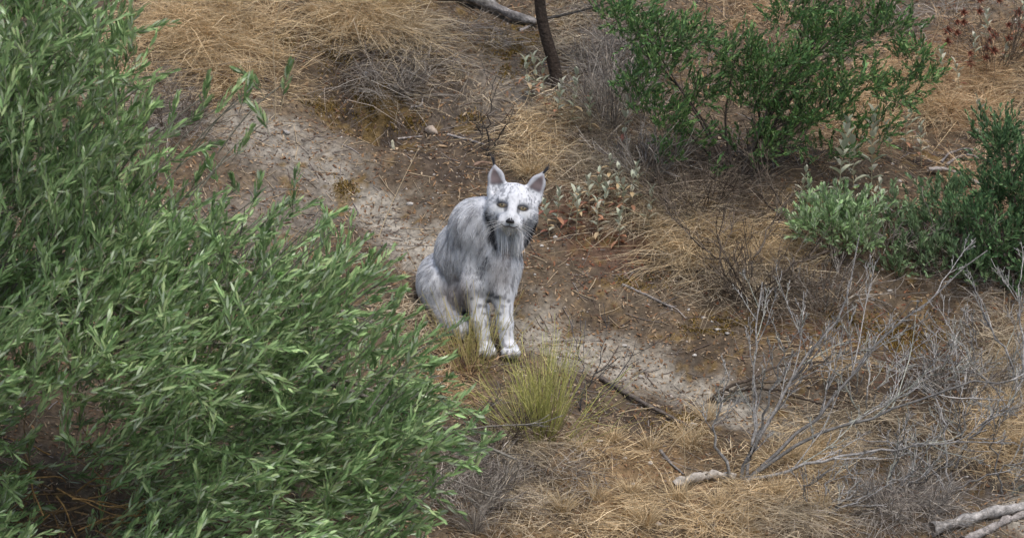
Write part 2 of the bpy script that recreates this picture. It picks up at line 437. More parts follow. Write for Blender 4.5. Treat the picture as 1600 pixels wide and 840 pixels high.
    SPOT = [(757, 412, 5, 3, .7), (748, 419, 5, 3, .7), (752, 428, 6, 3, .8), (762, 403, 6, 3, .8), (765, 415, 4, 3, .6), (742, 437, 4, 3, .6), (735, 447, 3, 3, .6),
            (767, 458, 7, 5, .85), (777, 464, 7, 4, .8), (764, 470, 5, 4, .7), (737, 466, 3, 3, .7), (745, 455, 4, 3, .5), (755, 452, 3, 2, .6), (790, 450, 3, 3, .6),
            (780, 490, 4, 3, .6), (795, 470, 3, 3, .6), (757, 490, 3, 2, .6), (750, 478, 3, 3, .5), (788, 478, 3, 2, .5), (757, 478, 4, 3, .6), (672, 425, 6, 5, .5), (725, 405, 4, 6, .35),
            (735, 420, 3, 4, .5), (715, 360, 4, 9, .3), (735, 340, 4, 8, .4), (752, 350, 4, 9, .4), (747, 330, 4, 7, .35), (738, 372, 4, 8, .35), (700, 400, 4, 8, .3), (756, 380, 4, 8, .3)]
    def colour(p, n):
        px, py = proj(p); h = headuv(p); a, b, c = h.T; aa = np.abs(a)
        col = np.broadcast_to(WH, p.shape).copy()
        def mix(k, w):
            nonlocal col; w = np.clip(w, 0, 1)[:, None]; col = col * (1 - w) + np.asarray(k) * w
        head = sstep(58, 42, np.linalg.norm(h * [1, .9, .7] + [0, 0, 0], axis=1)) * (b > -52)
        st = noise3(p[:, 0] * 120, p[:, 1] * 80, p[:, 2] * 52)
        st2 = noise3(p[:, 0] * 40 + 9, p[:, 1] * 30, p[:, 2] * 18)
        mix(GR, sstep(.62, .74, st) * .62 * (1 - head * .6) + sstep(.62, .85, st2) * .15)
        # darker mantle on neck, shoulder; belly and flank shadow painted in tan, tan chest
        mix((.33, .33, .35), sstep(60, 0, np.hypot(px - 752, (py - 340) * .8)) * .16 * (1 - head))
        mix(TAN, sstep(45, 5, np.hypot((px - 715) * 1.1, (py - 462) * .9)) * .75)
        mix(TAN, sstep(26, 4, np.hypot((px - 782), (py - 425) * .6)) * .4 * (1 - head))
        mix((.30, .24, .21), sstep(10, 2, np.abs(px - 793 + (py - 375) * .05)) * (py > 364) * (py < 400) * (b < -42) * .8)
        fr = n[:, 1] < .5
        for sx, sy, rx, ry, w in SPOT:
            mix(DK * 1.5, w * 1.15 * sstep(1.5, .4, np.hypot((px - sx) / rx, (py - sy) / ry) + .5 * (st - .5)) * fr * (1 - head))
        # face
        fs = noise3(a * .5 + 50, b * .3 + 9, c * .12)
        mix(DK * 2.5, head * sstep(.54, .7, fs) * .65 * (b > 2) * (b < 38))
        mix(DK * 2.2, head * sstep(.48, .66, fs) * .75 * (aa > 14) * (b < -6) * (b > -34))
        mix((.70, .72, .75), head * sstep(9, 4, aa) * sstep(-5, 5, b) * sstep(32, 20, b) * .6)
        mix((.72, .735, .76), head * sstep(16, 10, np.hypot(aa - 6, b + 30)) * .9)
        mix((.70, .72, .75), head * sstep(1.3, .8, np.hypot((aa - 17) / 11, (b + 11) / 5)) * .8)
        for s in (-1, 1):
            mix(DK, sstep(1.3, .95, np.hypot((a - s * 16.5) / 8.2, (b + 1) / 4.6)) * (c > 8) * .8)
            mix(DK * 1.5, sstep(1.3, .7, np.hypot((a - s * 10) / 3, (b + 6) / 5)) * (c > 15) * .6)
            mix(DK * 1.3, sstep(1.3, .7, np.hypot((a - s * 26) / 6, (b - 1) / 2.5)) * (c > 8) * .5)
        # black of the ruff
        rf = np.exp(-((np.abs(a - 2) - (37 + (b + 15) * .36)) / 4.6) ** 2) * sstep(-10, -24, b) * sstep(-80, -66, b)
        mix(DK * .6, rf * 1.25 * (c < 30) * (c > -45))
        # ears
        ear = sstep(24, 30, b - .3 * (40 - aa).clip(0, 99)) * (aa > 17) * (np.abs(c + 8) < 22)
        mix(GR * 1.5, ear * .6)
        inner = sstep(1.25, .75, np.hypot((aa - (27.5 + (b - 25) * .37)) / np.maximum(12.5 - (b - 25) * .3, 1.5), (b - 38) / 17)) * (n @ hy > .1)
        mix((.17, .13, .13), ear * inner * .95)
        mix(DK * 1.2, ear * inner * sstep(36, 27, b) * .8)
        mix((.7, .7, .73), ear * sstep(.2, -.3, n @ hy) * .5)
        # feet a little dirty
        mix((.33, .27, .21), sstep(545, 562, py) * .6)
        return col
    root_loc = np.array([-.10, .16, float(H(-.10, .16))])
    root = thing('lynx', root_loc, 'white lynx with grey flecks and tufted ears sitting upright on the hillside track', 'lynx')
    body = obj('body', mesh('body', vs - root_loc, F, M_fur, colour(vs, N), True), root)
    # fur strands
    def strands(n, sel, lenf, lift, width, name, parent, bright=1.0):
        tri = np.concatenate([F[:, [0, 1, 2]], F[:, [0, 2, 3]]]); ctr = vs[tri].mean(1); ok = sel(ctr, headuv(ctr)); tri = tri[ok]
        ar = np.linalg.norm(np.cross(vs[tri[:, 1]] - vs[tri[:, 0]], vs[tri[:, 2]] - vs[tri[:, 0]]), axis=1)
        k = rng.choice(len(tri), n, p=ar / ar.sum()); w = rng.dirichlet((1, 1, 1), n)[..., None]
        p = (vs[tri[k]] * w).sum(1); nn = nrm((N[tri[k]] * w).sum(1)); h = headuv(p)
        head = sstep(62, 44, np.linalg.norm(h, axis=1))[:, None]
        down = np.array([-.22, .22, -1.0]) + .25 * rng.normal(size=(n, 3))
        away = nrm(p - hp(0, -14, 44)) + np.array([0, 0, -.1]) + .12 * rng.normal(size=(n, 3))
        ears = ((h[:, 1] > 24) & (np.abs(h[:, 0]) > 15))[:, None]
        fl = np.where(ears, hz + .5 * np.sign(h[:, :1]) * hx, down * (1 - head) + away * head)
        fl = fl - (fl * nn).sum(1, keepdims=True) * nn; fl = nrm(fl)
        L = lenf(p, h) * rng.uniform(.6, 1.25, n)
        dirv = nrm(fl + nn * lift); bend = -nn * .15 + np.array([0, 0, -.12])
        c = colour(p, nn) * (1 + .16 * rng.normal(size=(n, 1))).clip(.5, 1.4) * bright
        v, f, cc = blades(p - nn * .002, dirv, L, bend, np.full(n, width), c.clip(0, .85), 3)
        return obj(name, mesh(name, v - root_loc, f, M_fur, cc), parent)
    def flen(p, h):
        px, py = proj(p); hd = sstep(60, 42, np.linalg.norm(h, axis=1))
        L = .026 * (1 - hd) + hd * (.006 + .012 * sstep(14, 34, np.abs(h[:, 0])) * (h[:, 1] < 5))
        L = np.where((py > 450) & (px > 728), .011, L); return np.where((h[:, 1] > 24) & (np.abs(h[:, 0]) > 15), .005, L)
    noteye = lambda p, h: ~((np.hypot((np.abs(h[:, 0]) - 16.5) / 9.5, (h[:, 1] + 1) / 6.0) < 1) & (h[:, 2] > 10)) & ~((np.hypot(h[:, 0] / 9, (h[:, 1] + 24) / 7) < 1) & (h[:, 2] > 30))
    strands(62000, noteye, flen, .40, .0016, 'fur', body)
    ruff = lambda p, h: (np.abs(h[:, 0]) > 20) & (np.abs(h[:, 0]) < 48) & (h[:, 1] < -14) & (h[:, 1] > -64) & (np.abs(h[:, 2] + 6) < 30)
    strands(5000, ruff, lambda p, h: np.full(len(p), .026), .25, .002, 'ruff', body)
    # hanging white beard locks either side of the throat
    for s in (-1, 1):
        n = 480; q = rng.normal(size=(n, 3)); st = hp(0, 0, 0) + (np.stack([3 + s * 11 + q[:, 0] * 4.0, -40 + q[:, 1] * 4, 10 + q[:, 2] * 5], 1) * U) @ HM
        dv = nrm(np.array([s * -.03, 0, -1.0]) + .10 * rng.normal(size=(n, 3))); L = rng.uniform(.05, .092, n)
        c = np.where((np.abs(q[:, :1]) < 2.2), WH * 1.14, WH * 1.05) * (1 + .08 * rng.normal(size=(n, 1)))
        v, f, cc = blades(st, dv, L, np.tile([[s * -.02, .12, 0]], (n, 1)), np.full(n, .0022), c.clip(.1, .82), 4)
        obj('beard_lock', mesh('beard_lock', v - root_loc, f, M_fur, cc), body)
    # ear tufts
    for s, lean in ((-1, (.0, 1.0)), (1, (.75, .65))):
        n = 70; st = hp(s * 38.5, 58, -8) + .0018 * rng.normal(size=(n, 3))
        dv = nrm(RT * lean[0] + UP * lean[1] + .12 * rng.normal(size=(n, 3)))
        v, f, cc = blades(st, dv, rng.uniform(.026, .046, n), np.tile(-.2 * RT + .1 * UP, (n, 1)), np.full(n, .0016), np.tile(DK * 1.2, (n, 1)), 4)
        obj('ear_tuft', mesh('ear_tuft', v - root_loc, f, M_fur, cc), body)
    # find the face surface along the head's axis
    hv = headuv(vs)
    def face_c(a, b):
        m = (np.hypot(hv[:, 0] - a, hv[:, 1] - b) < 3.2) & (hv[:, 2] > 5); return hv[m, 2].max() if m.any() else 25.
    # eyes: almond domes with iris and pupil
    for s in (-1, 1):
        a0, b0 = s * 16.5, -1.0; nr, ns = 10, 28; V = []; CC = []
        c0 = max(face_c(a0 + 8, b0), face_c(a0 - 8, b0)) - 2.5
        tilt = -s * .10
        for i in range(nr + 1):
            r = i / nr
            for j in range(ns):
                th = 2 * math.pi * j / ns; ex = 8.2 * math.cos(th); ez = (4.6 if math.sin(th) > 0 else 4.2) * math.sin(th) * (1 - .35 * abs(math.cos(th)) ** 3)
                x, z = ex * r, ez * r; dep = 3.2 * (1 - (x / 9.2) ** 2 - (z / 9) ** 2)
                slope = -s * x * .22 * 0 - abs(0)
                xr, zr = x * math.cos(tilt) - z * math.sin(tilt), x * math.sin(tilt) + z * math.cos(tilt)
                V.append(hp(a0 + xr, b0 + zr, c0 + dep + slope - (s * x) * .22))
                rr = math.hypot(x, z)
                if rr < 1.5: k = (.006, .006, .006)
                elif rr < 4.7: k = np.array((.23, .185, .115)) * (.75 + .5 * random.random()) * (1.0 if rr < 3.7 else .45)
                else: k = (.10, .085, .075)
                if z > 1.9 or r > .9: k = (.02, .018, .018)
                CC.append(k)
        fq = [(i * ns + j, i * ns + (j + 1) % ns, (i + 1) * ns + (j + 1) % ns, (i + 1) * ns + j) for i in range(nr) for j in range(ns)]
        obj('eye', mesh('eye', np.array(V) - root_loc, np.array(fq)[:, ::-1], M_eye, np.array(CC), True), root)
    # nose leather: rounded inverted triangle
    c0 = face_c(0, -23) - 1; V = []; ns, nr = 24, 6
    for i in range(nr + 1):
        r = i / nr
        for j in range(ns):
            th = 2 * math.pi * j / ns; R = 6.0 * (1 - .30 * math.cos(3 * (th - math.pi / 2 + math.pi)) * .6)
            x, z = R * math.cos(th) * r * 1.05, R * math.sin(th) * r * .8
            V.append(hp(x, -23.5 + z, c0 + 4.2 * (1 - r ** 2.2)))
    fq = [(i * ns + j, i * ns + (j + 1) % ns, (i + 1) * ns + (j + 1) % ns, (i + 1) * ns + j) for i in range(nr) for j in range(ns)]
    nose = obj('nose', mesh('nose', np.array(V) - root_loc, np.array(fq)[:, ::-1], M_wet, np.tile((.028, .026, .028), (len(V), 1)), True), root)
    # mouth line
    pts = [(-14, -29.5), (-10, -32.5), (-5, -33.6), (0, -31.5), (5, -33.6), (10, -32.5), (14, -29.5)]
    q = np.array([hp(a, b, face_c(a, b) + .6) for a, b in pts]); q = smooth_path(q, 17)
    v, f, cc = tubes(q[None], (.0028 * np.sin(np.linspace(.25, math.pi - .25, 17)))[None], (.03, .028, .03), 6)
    obj('mouth', mesh('mouth', v - root_loc, f, M_wet, cc, True), root)
    q = np.array([hp(0, b, face_c(0, b) + .3) for b in (-28, -30, -32)])
    v, f, cc = tubes(q[None], np.full((1, 3), .0012), (.04, .035, .035), 5); obj('lip_groove', mesh('lip_groove', v - root_loc, f, M_wet, cc), root)
    # whiskers
    for s in (-1, 1):
        for i in range(5):
            a, b = s * (9 + i % 2 * 2), -25 - i * 1.7; st = hp(a, b, face_c(a, b))
            dv = nrm((s * hx * 1.0 - hz * (.1 + .12 * i) + hy * .15)[None]); t = np.linspace(0, 1, 6)[:, None]
            pl = st + dv * t * .07 - np.array([0, 0, 1]) * .012 * t * t
            v, f, cc = tubes(pl[None], np.linspace(.0009, .0004, 6)[None], (.7, .7, .7), 3); obj('whisker', mesh('whisker', v - root_loc, f, M_fur, cc), root)
    return root
build_lynx()

# ------------------------------------------------------------------ ground cover: gravel, litter, straw
def stuff(acc, name, m, label, cat):
    return tag(acc.build(name, m), label, cat, kind='stuff')
def ground_xy(n, keep=None):
    x, y = rng.uniform(-2.6, 2.6, n), rng.uniform(-1.5, 2.9, n)
    return np.stack([x, y, Hs(x, y)], 1)
OCT = np.array([(1, 0, 0), (-1, 0, 0), (0, 1, 0), (0, -1, 0), (0, 0, 1), (0, 0, -1)], float)
OCF = np.array([(0, 2, 4), (2, 1, 4), (1, 3, 4), (3, 0, 4), (2, 0, 5), (1, 2, 5), (3, 1, 5), (0, 3, 5)])
def pebbles(p, size, col):
    n = len(p); v = OCT[None] * rng.uniform(.55, 1.25, (n, 6, 1)) * size[:, None, None] * rng.uniform(.6, 1.2, (n, 1, 3))
    a = rng.uniform(0, 6.28, n); c, s = np.cos(a), np.sin(a)
    v = np.stack([v[..., 0] * c[:, None] - v[..., 1] * s[:, None], v[..., 0] * s[:, None] + v[..., 1] * c[:, None], v[..., 2] * .7], -1)
    f = (np.arange(n) * 6)[:, None, None] + OCF
    return (v + p[:, None]).reshape(-1, 3), f.reshape(-1, 3), np.repeat(col, 6, 0)
p = ground_xy(62000); dd, _ = dist_poly(p[:, 0], p[:, 1], PATH)
p = p[rng.random(len(p)) < (.35 + .65 * np.exp(-(dd / .35) ** 2))]
sz = np.exp(rng.normal(-5.75, .5, len(p))).clip(.0013, .015)
A = Acc(); A.add(*pebbles(p, sz, pick([(.20, .17, .145), (.30, .26, .22), (.14, .11, .09), (.38, .34, .30), (.22, .15, .10), (.10, .08, .07)], len(p), .2)))
stuff(A, 'gravel', M_stone, 'fine grey and tan gravel scattered over the bare soil', 'gravel')
def chips(b, d, nv, L, Wd, fold):
    s = nrm(np.cross(d, nv)); nn = np.cross(s, d); L, Wd, fold = L[:, None], Wd[:, None], fold[:, None]; n = len(b)
    v = np.stack([b - d * L / 2, b + s * Wd / 2 + nn * Wd * fold + d * L * rng.uniform(-.25, .25, (n, 1)), b + d * L / 2, b - s * Wd / 2 + nn * Wd * fold + d * L * rng.uniform(-.25, .25, (n, 1))], 1)
    return v.reshape(-1, 3), ((np.arange(n) * 4)[:, None, None] + np.array([(0, 1, 2), (0, 2, 3)])).reshape(-1, 3)
# chips of bark and dead leaves
p = ground_xy(44000); px, py = proj(p); n = len(p)
rm = blobmask(p[:, 0], p[:, 1], RUST); nn = GN(p)
u = nrm(np.cross(nn, unit(n))); d = nrm(u + nn * rng.normal(0, .35, (n, 1)))
col = pick([(.17, .10, .055), (.23, .14, .075), (.09, .058, .038), (.29, .20, .12), (.15, .08, .045), (.36, .28, .19)], n, .2)
col = np.where((rng.random(n) < rm)[:, None], pick([(.15, .06, .035), (.19, .085, .045), (.10, .045, .03)], n), col)
v, f = chips(p + nn * .004, d, nn, np.exp(rng.normal(-4.3, .5, n)).clip(.005, .045), np.exp(rng.normal(-5.0, .35, n)).clip(.003, .014), rng.normal(0, .3, n))
A = Acc(); A.add(v, f, np.repeat(col, 4, 0))
stuff(A, 'leaf_litter', M_litter, 'brown leaf and bark litter lying over the hillside', 'leaf litter')
# moss cushions
A = Acc()
for b in MOSS:
    n = int(b[2] * b[3] * 1.3); q = rng.normal(0, .55, (n, 2)); p = G(b[0] + b[2] * q[:, 0], b[1] + b[3] * q[:, 1]); keep = noise2(p[:, 0] * 26, p[:, 1] * 26, 3) > .42; p = p[keep]; n = len(p)
    A.add(*blades(p, nrm(GN(p) + .7 * rng.normal(size=(n, 3))), rng.uniform(.006, .016, n), .2 * rng.normal(size=(n, 3)), rng.uniform(.003, .006, n), pick([(.22, .145, .035), (.17, .12, .03), (.27, .18, .05), (.13, .085, .03)], n), 3))
stuff(A, 'moss', M_litter, 'ochre moss cushions dotted over the soil of the bank', 'moss')
# thin twigs and straws lying flat
n = 8000; p = ground_xy(n); nn = GN(p); u = nrm(np.cross(nn, unit(n)) + .12 * rng.normal(size=(n, 3)))
L = np.exp(rng.normal(-2.75, .5, n)).clip(.02, .22); t = np.linspace(-.5, .5, 3)
pl = p[:, None] + u[:, None] * L[:, None, None] * t[None, :, None] + (rng.normal(size=(n, 1, 3)) * .12 * L[:, None, None] * (t ** 2)[None, :, None])
pl[..., 2] = np.maximum(pl[..., 2], Hs(pl[..., 0], pl[..., 1]) + .003)
A = Acc(); A.add(*tubes(pl, rng.uniform(.0007, .002, (n, 1)), pick([(.20, .17, .15), (.32, .25, .17), (.12, .09, .075), (.42, .33, .22), (.26, .23, .21)], n), 3))
stuff(A, 'fallen_twigs', M_litter, 'thin dry twigs and straws strewn flat across the soil', 'twigs')
# matted straw: (cx, cy, rx, ry, count, length, lean x, lean up)
GOLD = [(.68, .535, .33), (.58, .45, .27), (.74, .61, .41), (.47, .355, .215), (.64, .49, .29)]
PALEG = [(.56, .47, .33), (.48, .40, .28), (.40, .33, .24), (.62, .53, .39)]
GREYG = [(.27, .245, .215), (.36, .33, .29), (.18, .155, .14), (.46, .415, .355), (.31, .265, .22)]
ORNG = [(.63, .46, .28), (.55, .385, .225), (.69, .53, .34), (.46, .31, .18)]
BROWNG = [(.20, .165, .13), (.26, .215, .165), (.15, .12, .095), (.33, .27, .2)]
MATS = [
    (335, 55, 95, 70, 4600, .13, GOLD), (300, 20, 110, 50, 2000, .14, GOLD), (410, 120, 35, 45, 500, .12, GOLD),
    (565, 22, 85, 36, 3600, .13, GOLD), (610, 55, 55, 32, 1100, .13, PALEG), (610, 115, 75, 45, 900, .15, GREYG),
    (1480, 110, 120, 80, 4200, .11, ORNG), (1400, 150, 80, 40, 1800, .11, GOLD), (1320, 225, 60, 40, 900, .11, ORNG), (1560, 160, 60, 60, 1200, .11, GOLD), (1170, 20, 70, 40, 900, .11, ORNG), (1460, 30, 80, 40, 900, .11, GREYG),
    (890, 60, 50, 60, 900, .10, PALEG), (900, 185, 75, 45, 1500, .11, PALEG), (960, 110, 60, 90, 2800, .14, GREYG), (1000, 230, 100, 55, 2000, .13, BROWNG), (930, 260, 80, 40, 1600, .11, PALEG),
    (1020, 330, 80, 40, 1500, .11, PALEG), (1080, 375, 60, 40, 1600, .12, GOLD), (1200, 385, 55, 40, 1300, .12, GOLD), (1150, 435, 100, 30, 1100, .13, PALEG), (1230, 450, 90, 45, 1200, .13, BROWNG), (1130, 300, 110, 60, 1500, .13, BROWNG),
    (960, 700, 60, 25, 600, .07, GOLD), (1085, 690, 45, 30, 500, .07, GOLD), (1000, 795, 80, 28, 1000, .08, GOLD), (920, 825, 60, 20, 600, .08, GOLD), (1110, 815, 50, 28, 800, .09, GOLD), (1230, 730, 55, 45, 1500, .10, GOLD), (1255, 810, 80, 30, 1300, .10, PALEG), (1290, 690, 40, 30, 600, .1, GOLD), (830, 800, 60, 40, 900, .09, PALEG), (870, 740, 50, 30, 500, .08, GREYG), (1160, 770, 40, 30, 500, .09, GOLD),
    (760, 740, 70, 60, 1700, .11, GREYG), (800, 690, 60, 40, 900, .09, PALEG), (1400, 790, 130, 40, 1400, .11, GREYG), (1340, 660, 80, 40, 900, .10, PALEG), (1570, 560, 50, 80, 1600, .13, PALEG), (1560, 680, 60, 60, 1200, .12, GOLD), (1440, 690, 110, 40, 700, .10, PALEG),
    (1510, 440, 80, 50, 500, .11, GREYG), (1500, 300, 80, 60, 1200, .11, ORNG), (1290, 560, 60, 30, 500, .09, GOLD), (700, 600, 60, 50, 1200, .09, ORNG), (650, 500, 50, 60, 900, .09, PALEG), (840, 230, 60, 50, 1200, .1, GOLD),
    (260, 170, 70, 45, 1200, .12, GREYG), (200, 80, 80, 80, 1600, .12, GOLD), (740, 60, 70, 50, 500, .08, GREYG), (700, 110, 80, 60, 500, .08, PALEG)]
A = Acc()
for (cx, cy, rx, ry, n, L, pal) in MATS:
    nc = max(6, n // 32); q = rng.normal(0, .55, (nc, 2)); cen = G(cx + rx * q[:, 0], cy + ry * q[:, 1])
    k = rng.integers(0, nc, n); off = rng.normal(0, .028, (n, 2)); p = cen[k].copy(); p[:, :2] += off; p[:, 2] = Hs(p[:, 0], p[:, 1])
    nn = GN(p, .05); lean = (rng.normal(0, .7, (nc, 3)) + [0, -.35, 0])[k]; flat = rng.uniform(.15, 1.1, nc)[k]
    w = np.concatenate([off / .028 * .5, np.zeros((n, 1))], 1) + lean * [1, 1, 0] + rng.normal(0, .45, (n, 3)) * [1, 1, 0]
    d = nrm(w + nn * (flat * rng.uniform(.2, 1.5, n))[:, None]); ln = L * np.exp(rng.normal(-.1, .4, n)) * rng.uniform(.7, 1.2, nc)[k]
    bend = np.stack([rng.normal(0, .3, n), rng.normal(0, .3, n) - .1, -rng.uniform(0, .6, n)], 1)
    tone = (1 + .2 * rng.normal(size=(nc, 1))).clip(.55, 1.4)[k]
    A.add(*blades(p + nn * rng.uniform(-.005, .02, n)[:, None], d, ln, bend, rng.uniform(.0015, .0032, n), pick(pal, n, .18) * tone, 3))
stuff(A, 'dry_grass', M_straw, 'matted golden and grey dry grass covering the banks', 'dry grass')

# ------------------------------------------------------------------ grass tufts one can count
def tuft_mesh(name, n, h, spread, pal, wid=.0026, droop=.35):
    a = rng.uniform(0, 6.28, n); r = np.abs(rng.normal(0, .5, n)) * spread
    base = np.stack([np.cos(a), np.sin(a), 0 * a], 1) * (h * .10 * rng.random((n, 1))); base[:, 2] = -.012
    d = nrm(np.stack([np.cos(a) * r, np.sin(a) * r, np.ones(n)], 1)); ln = h * rng.uniform(.45, 1.1, n)
    b = np.stack([np.cos(a) * .25, np.sin(a) * .25, -droop * rng.uniform(.2, 1.3, n)], 1)
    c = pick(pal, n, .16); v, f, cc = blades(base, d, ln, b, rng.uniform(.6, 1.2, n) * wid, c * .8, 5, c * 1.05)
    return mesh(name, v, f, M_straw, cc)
T_gold = [tuft_mesh('grass_tuft', 170, .12, 1.0, GOLD) for _ in range(4)]
T_grey = [tuft_mesh('grass_tuft', 200, .15, 1.1, GREYG, .0022, .4) for _ in range(3)]
T_big = [tuft_mesh('grass_tuft', 420, .17, 1.0, GOLD, .0024, .5) for _ in range(2)]
def tufts(lst, meshes, label, group, sc=(.8, 1.2)):
    for (px, py) in lst:
        q = G(px, py); o = obj('grass_tuft', meshes[rng.integers(len(meshes))], None, q)
        o.rotation_euler = (rng.normal(0, .12) , rng.normal(0, .12), rng.uniform(0, 6.28)); o.scale = [float(rng.uniform(*sc))] * 3
        tag(o, label, 'grass tuft', group)
tufts([(905, 705), (960, 690), (1015, 700), (1080, 700), (1105, 655), (1060, 780), (985, 770), (930, 780), (1240, 720), (1215, 770), (1290, 700), (1285, 790), (1120, 790), (880, 800), (1010, 820), (1160, 820)], T_gold,
      'small golden dry grass tuft on the litter below the yellow-green broom', 'golden tufts below the broom')
tufts([(300, 40), (360, 80), (320, 115), (400, 50), (270, 75), (390, 120), (430, 95)], T_gold, 'golden dry grass tuft on the bank above the olive crown', 'golden tufts above the olive')
tufts([(520, 45), (560, 60), (600, 50), (640, 60), (570, 20), (620, 15), (490, 25)], T_big, 'dense straw tuft overhanging the dark hollow in the bank', 'overhanging straw tufts', (.7, 1.0))
tufts([(1420, 150), (1480, 170), (1530, 140), (1390, 120), (1450, 90), (1575, 190)], T_gold, 'orange straw tuft beside the red seed heads', 'straw tufts by the seed heads')
tufts([(1060, 400), (1110, 420), (1190, 410), (1240, 400), (1150, 370), (1020, 360)], T_big, 'straw-coloured tuft among bare grey twigs above the track', 'straw tufts above the track', (.6, .85))
tufts([(625, 145), (655, 125), (590, 125)], T_grey, 'grey dead grass tuft drooping inside the dark hollow of the bank', 'grey tufts in the hollow', (.8, 1.0))
tufts([(730, 730), (755, 790), (790, 760), (740, 830)], T_grey, 'grey dead tuft at the lower edge of the olive crown', 'grey tufts below the olive')
tufts([(1380, 790), (1430, 760), (1490, 730), (1340, 730), (1470, 800)], T_grey, 'grey dead tuft below the lichened dead shrub', 'grey tufts below the dead shrub')
tufts([(1580, 570), (1565, 640), (1590, 700)], T_big, 'tall pale straw tuft beneath the dark leafy bush', 'pale tufts beneath the bush', (.8, 1.0))
q = G(830, 275); o = obj('grass_tuft', T_big[0], None, q); o.scale = (1.0, 1.0, .85)
tag(o, 'round golden grass tuft right behind the ear of the lynx', 'grass tuft')

# ------------------------------------------------------------------ woody growth
def wander(a, d, L, m, wob=.18, up=0.0):
    """a limb of m points from a along d"""
    pts = [np.array(a, float)]; d = np.array(d, float)
    for k in range(m - 1):
        d = d + wob * rng.normal(size=3) + np.array([0, 0, up]); d /= np.linalg.norm(d); pts.append(pts[-1] + d * L / (m - 1))
    return np.array(pts)
def ramify(pl, r, levels, nch, lf, ang, up, out, m=7, start=.25):
    """side twigs of a limb, collected as (polyline, r0, r1)"""
    seg = np.linalg.norm(np.diff(pl, axis=0), axis=1).sum()
    for k in range(nch):
        t = rng.uniform(start, 1.0); x = t * (len(pl) - 1); i = min(int(x), len(pl) - 2); b = pl[i] + (pl[i + 1] - pl[i]) * (x - i)
        td = nrm(pl[i + 1] - pl[i]); s = unit(1)[0]; s = nrm(s - (s @ td) * td); d = nrm(td * math.cos(ang) + s * math.sin(ang) * rng.uniform(.6, 1.2))
        L = seg * lf * rng.uniform(.5, 1.2) * (1.15 - .6 * t); q = wander(b, d, L, m, .11, up)
        rr = max(r * (.62 - .22 * t), .0014); out.append((q, rr, max(rr * .45, .0012)))
        if levels > 1: ramify(q, rr, levels - 1, max(2, nch - 1), lf * .85, ang, up, out, m)
    return out
def limb_tube(acc, pls, pal, k=5, m=None):
    by = {}
    for pl, a, b in pls: by.setdefault(len(pl), []).append((pl, a, b))
    for m_, l in by.items():
        P_ = np.array([x[0] for x in l]); R = np.array([np.linspace(x[1], x[2], m_) for x in l])
        acc.add(*tubes(P_, R, pick(pal, len(l), .12), k))
LICH = [(.31, .30, .285), (.38, .365, .35), (.22, .21, .20), (.34, .35, .30), (.44, .42, .395)]
BROWNT = [(.12, .095, .075), (.16, .13, .10), (.20, .165, .13), (.085, .066, .052)]
def dead_shrub(base, limbs, r, label, group=None, pal=LICH, nch=7, lf=.42, levels=2, up=.05, name='dead_shrub', ang=.6):
    root = thing(name, base, label, 'shrub', group); base = np.asarray(base)
    for lp in limbs:
        pl = smooth_path(lp, 14); pl[1:-1] += rng.normal(0, .006, (12, 3))
        A = Acc(); limb_tube(A, [(pl, r, r * .28)], [tuple(.68 * np.array(c_)) for c_ in pal], 6); br = A.build('branch', M_bark, root, base, True)
        tw = ramify(pl, r * .75, levels, nch, lf, ang, up, [], 7); A = Acc(); limb_tube(A, tw, pal, 3); tag(A.build('twigs', M_bark, br, base), kind='stuff')
    return root
b = G(1150, 752); y0 = b[1]
def PL(pts, Ys): return np.array([P(x, y, Yk) for (x, y), Yk in zip(pts, np.linspace(Ys[0], Ys[1], len(pts)))])
limbs = [np.vstack([b - [0, 0, .03], PL(pts, (y0, y0 + dy))]) for pts, dy in [
    ([(1160, 740), (1203, 725), (1264, 682), (1337, 658), (1416, 624), (1483, 612), (1568, 592), (1640, 580)], .15),
    ([(1175, 735), (1230, 690), (1288, 646), (1337, 573), (1380, 524), (1422, 494), (1483, 445), (1543, 391)], .35),
    ([(1155, 740), (1173, 694), (1203, 658), (1231, 603), (1258, 555), (1288, 524), (1325, 482), (1331, 427), (1343, 366)], .3),
    ([(1165, 735), (1185, 670), (1176, 597), (1179, 512), (1191, 440)], .25),
    ([(1140, 735), (1120, 700), (1115, 670), (1125, 630), (1140, 580)], .1),
    ([(1170, 745), (1230, 735), (1288, 718), (1373, 703), (1446, 697), (1525, 690)], -.1),
    ([(1160, 740), (1180, 705), (1188, 660), (1215, 600), (1225, 540)], -.1)]]
dead_shrub(b, limbs, .0075, 'bare dead shrub with grey lichened branches spreading from one base beside a bleached log', nch=9, lf=.34, levels=3)
b = G(1590, 640)
dead_shrub(b, [np.vstack([b, PL(p_, (b[1], b[1] + dy))]) for p_, dy in [([(1560, 600), (1500, 570), (1440, 560)], .1), ([(1580, 560), (1540, 500), (1520, 440)], .2), ([(1600, 540), (1590, 470), (1600, 400)], .2), ([(1550, 640), (1480, 640), (1420, 650)], 0)]],
           .0055, 'bare grey shrub of thin curving twigs under the dark leafy bush', nch=6, lf=.42, levels=3)
b = G(1480, 770)
dead_shrub(b, [np.vstack([b, PL(p_, (b[1], b[1] + dy))]) for p_, dy in [([(1450, 720), (1400, 690), (1330, 690)], .1), ([(1500, 700), (1540, 650), (1600, 630)], .1), ([(1480, 700), (1470, 640), (1440, 590)], .2), ([(1540, 740), (1600, 720), (1650, 700)], 0)]],
           .005, 'low bare shrub of pale brittle twigs uphill of the split logs', nch=6, lf=.42, levels=3)
b = G(1160, 470)
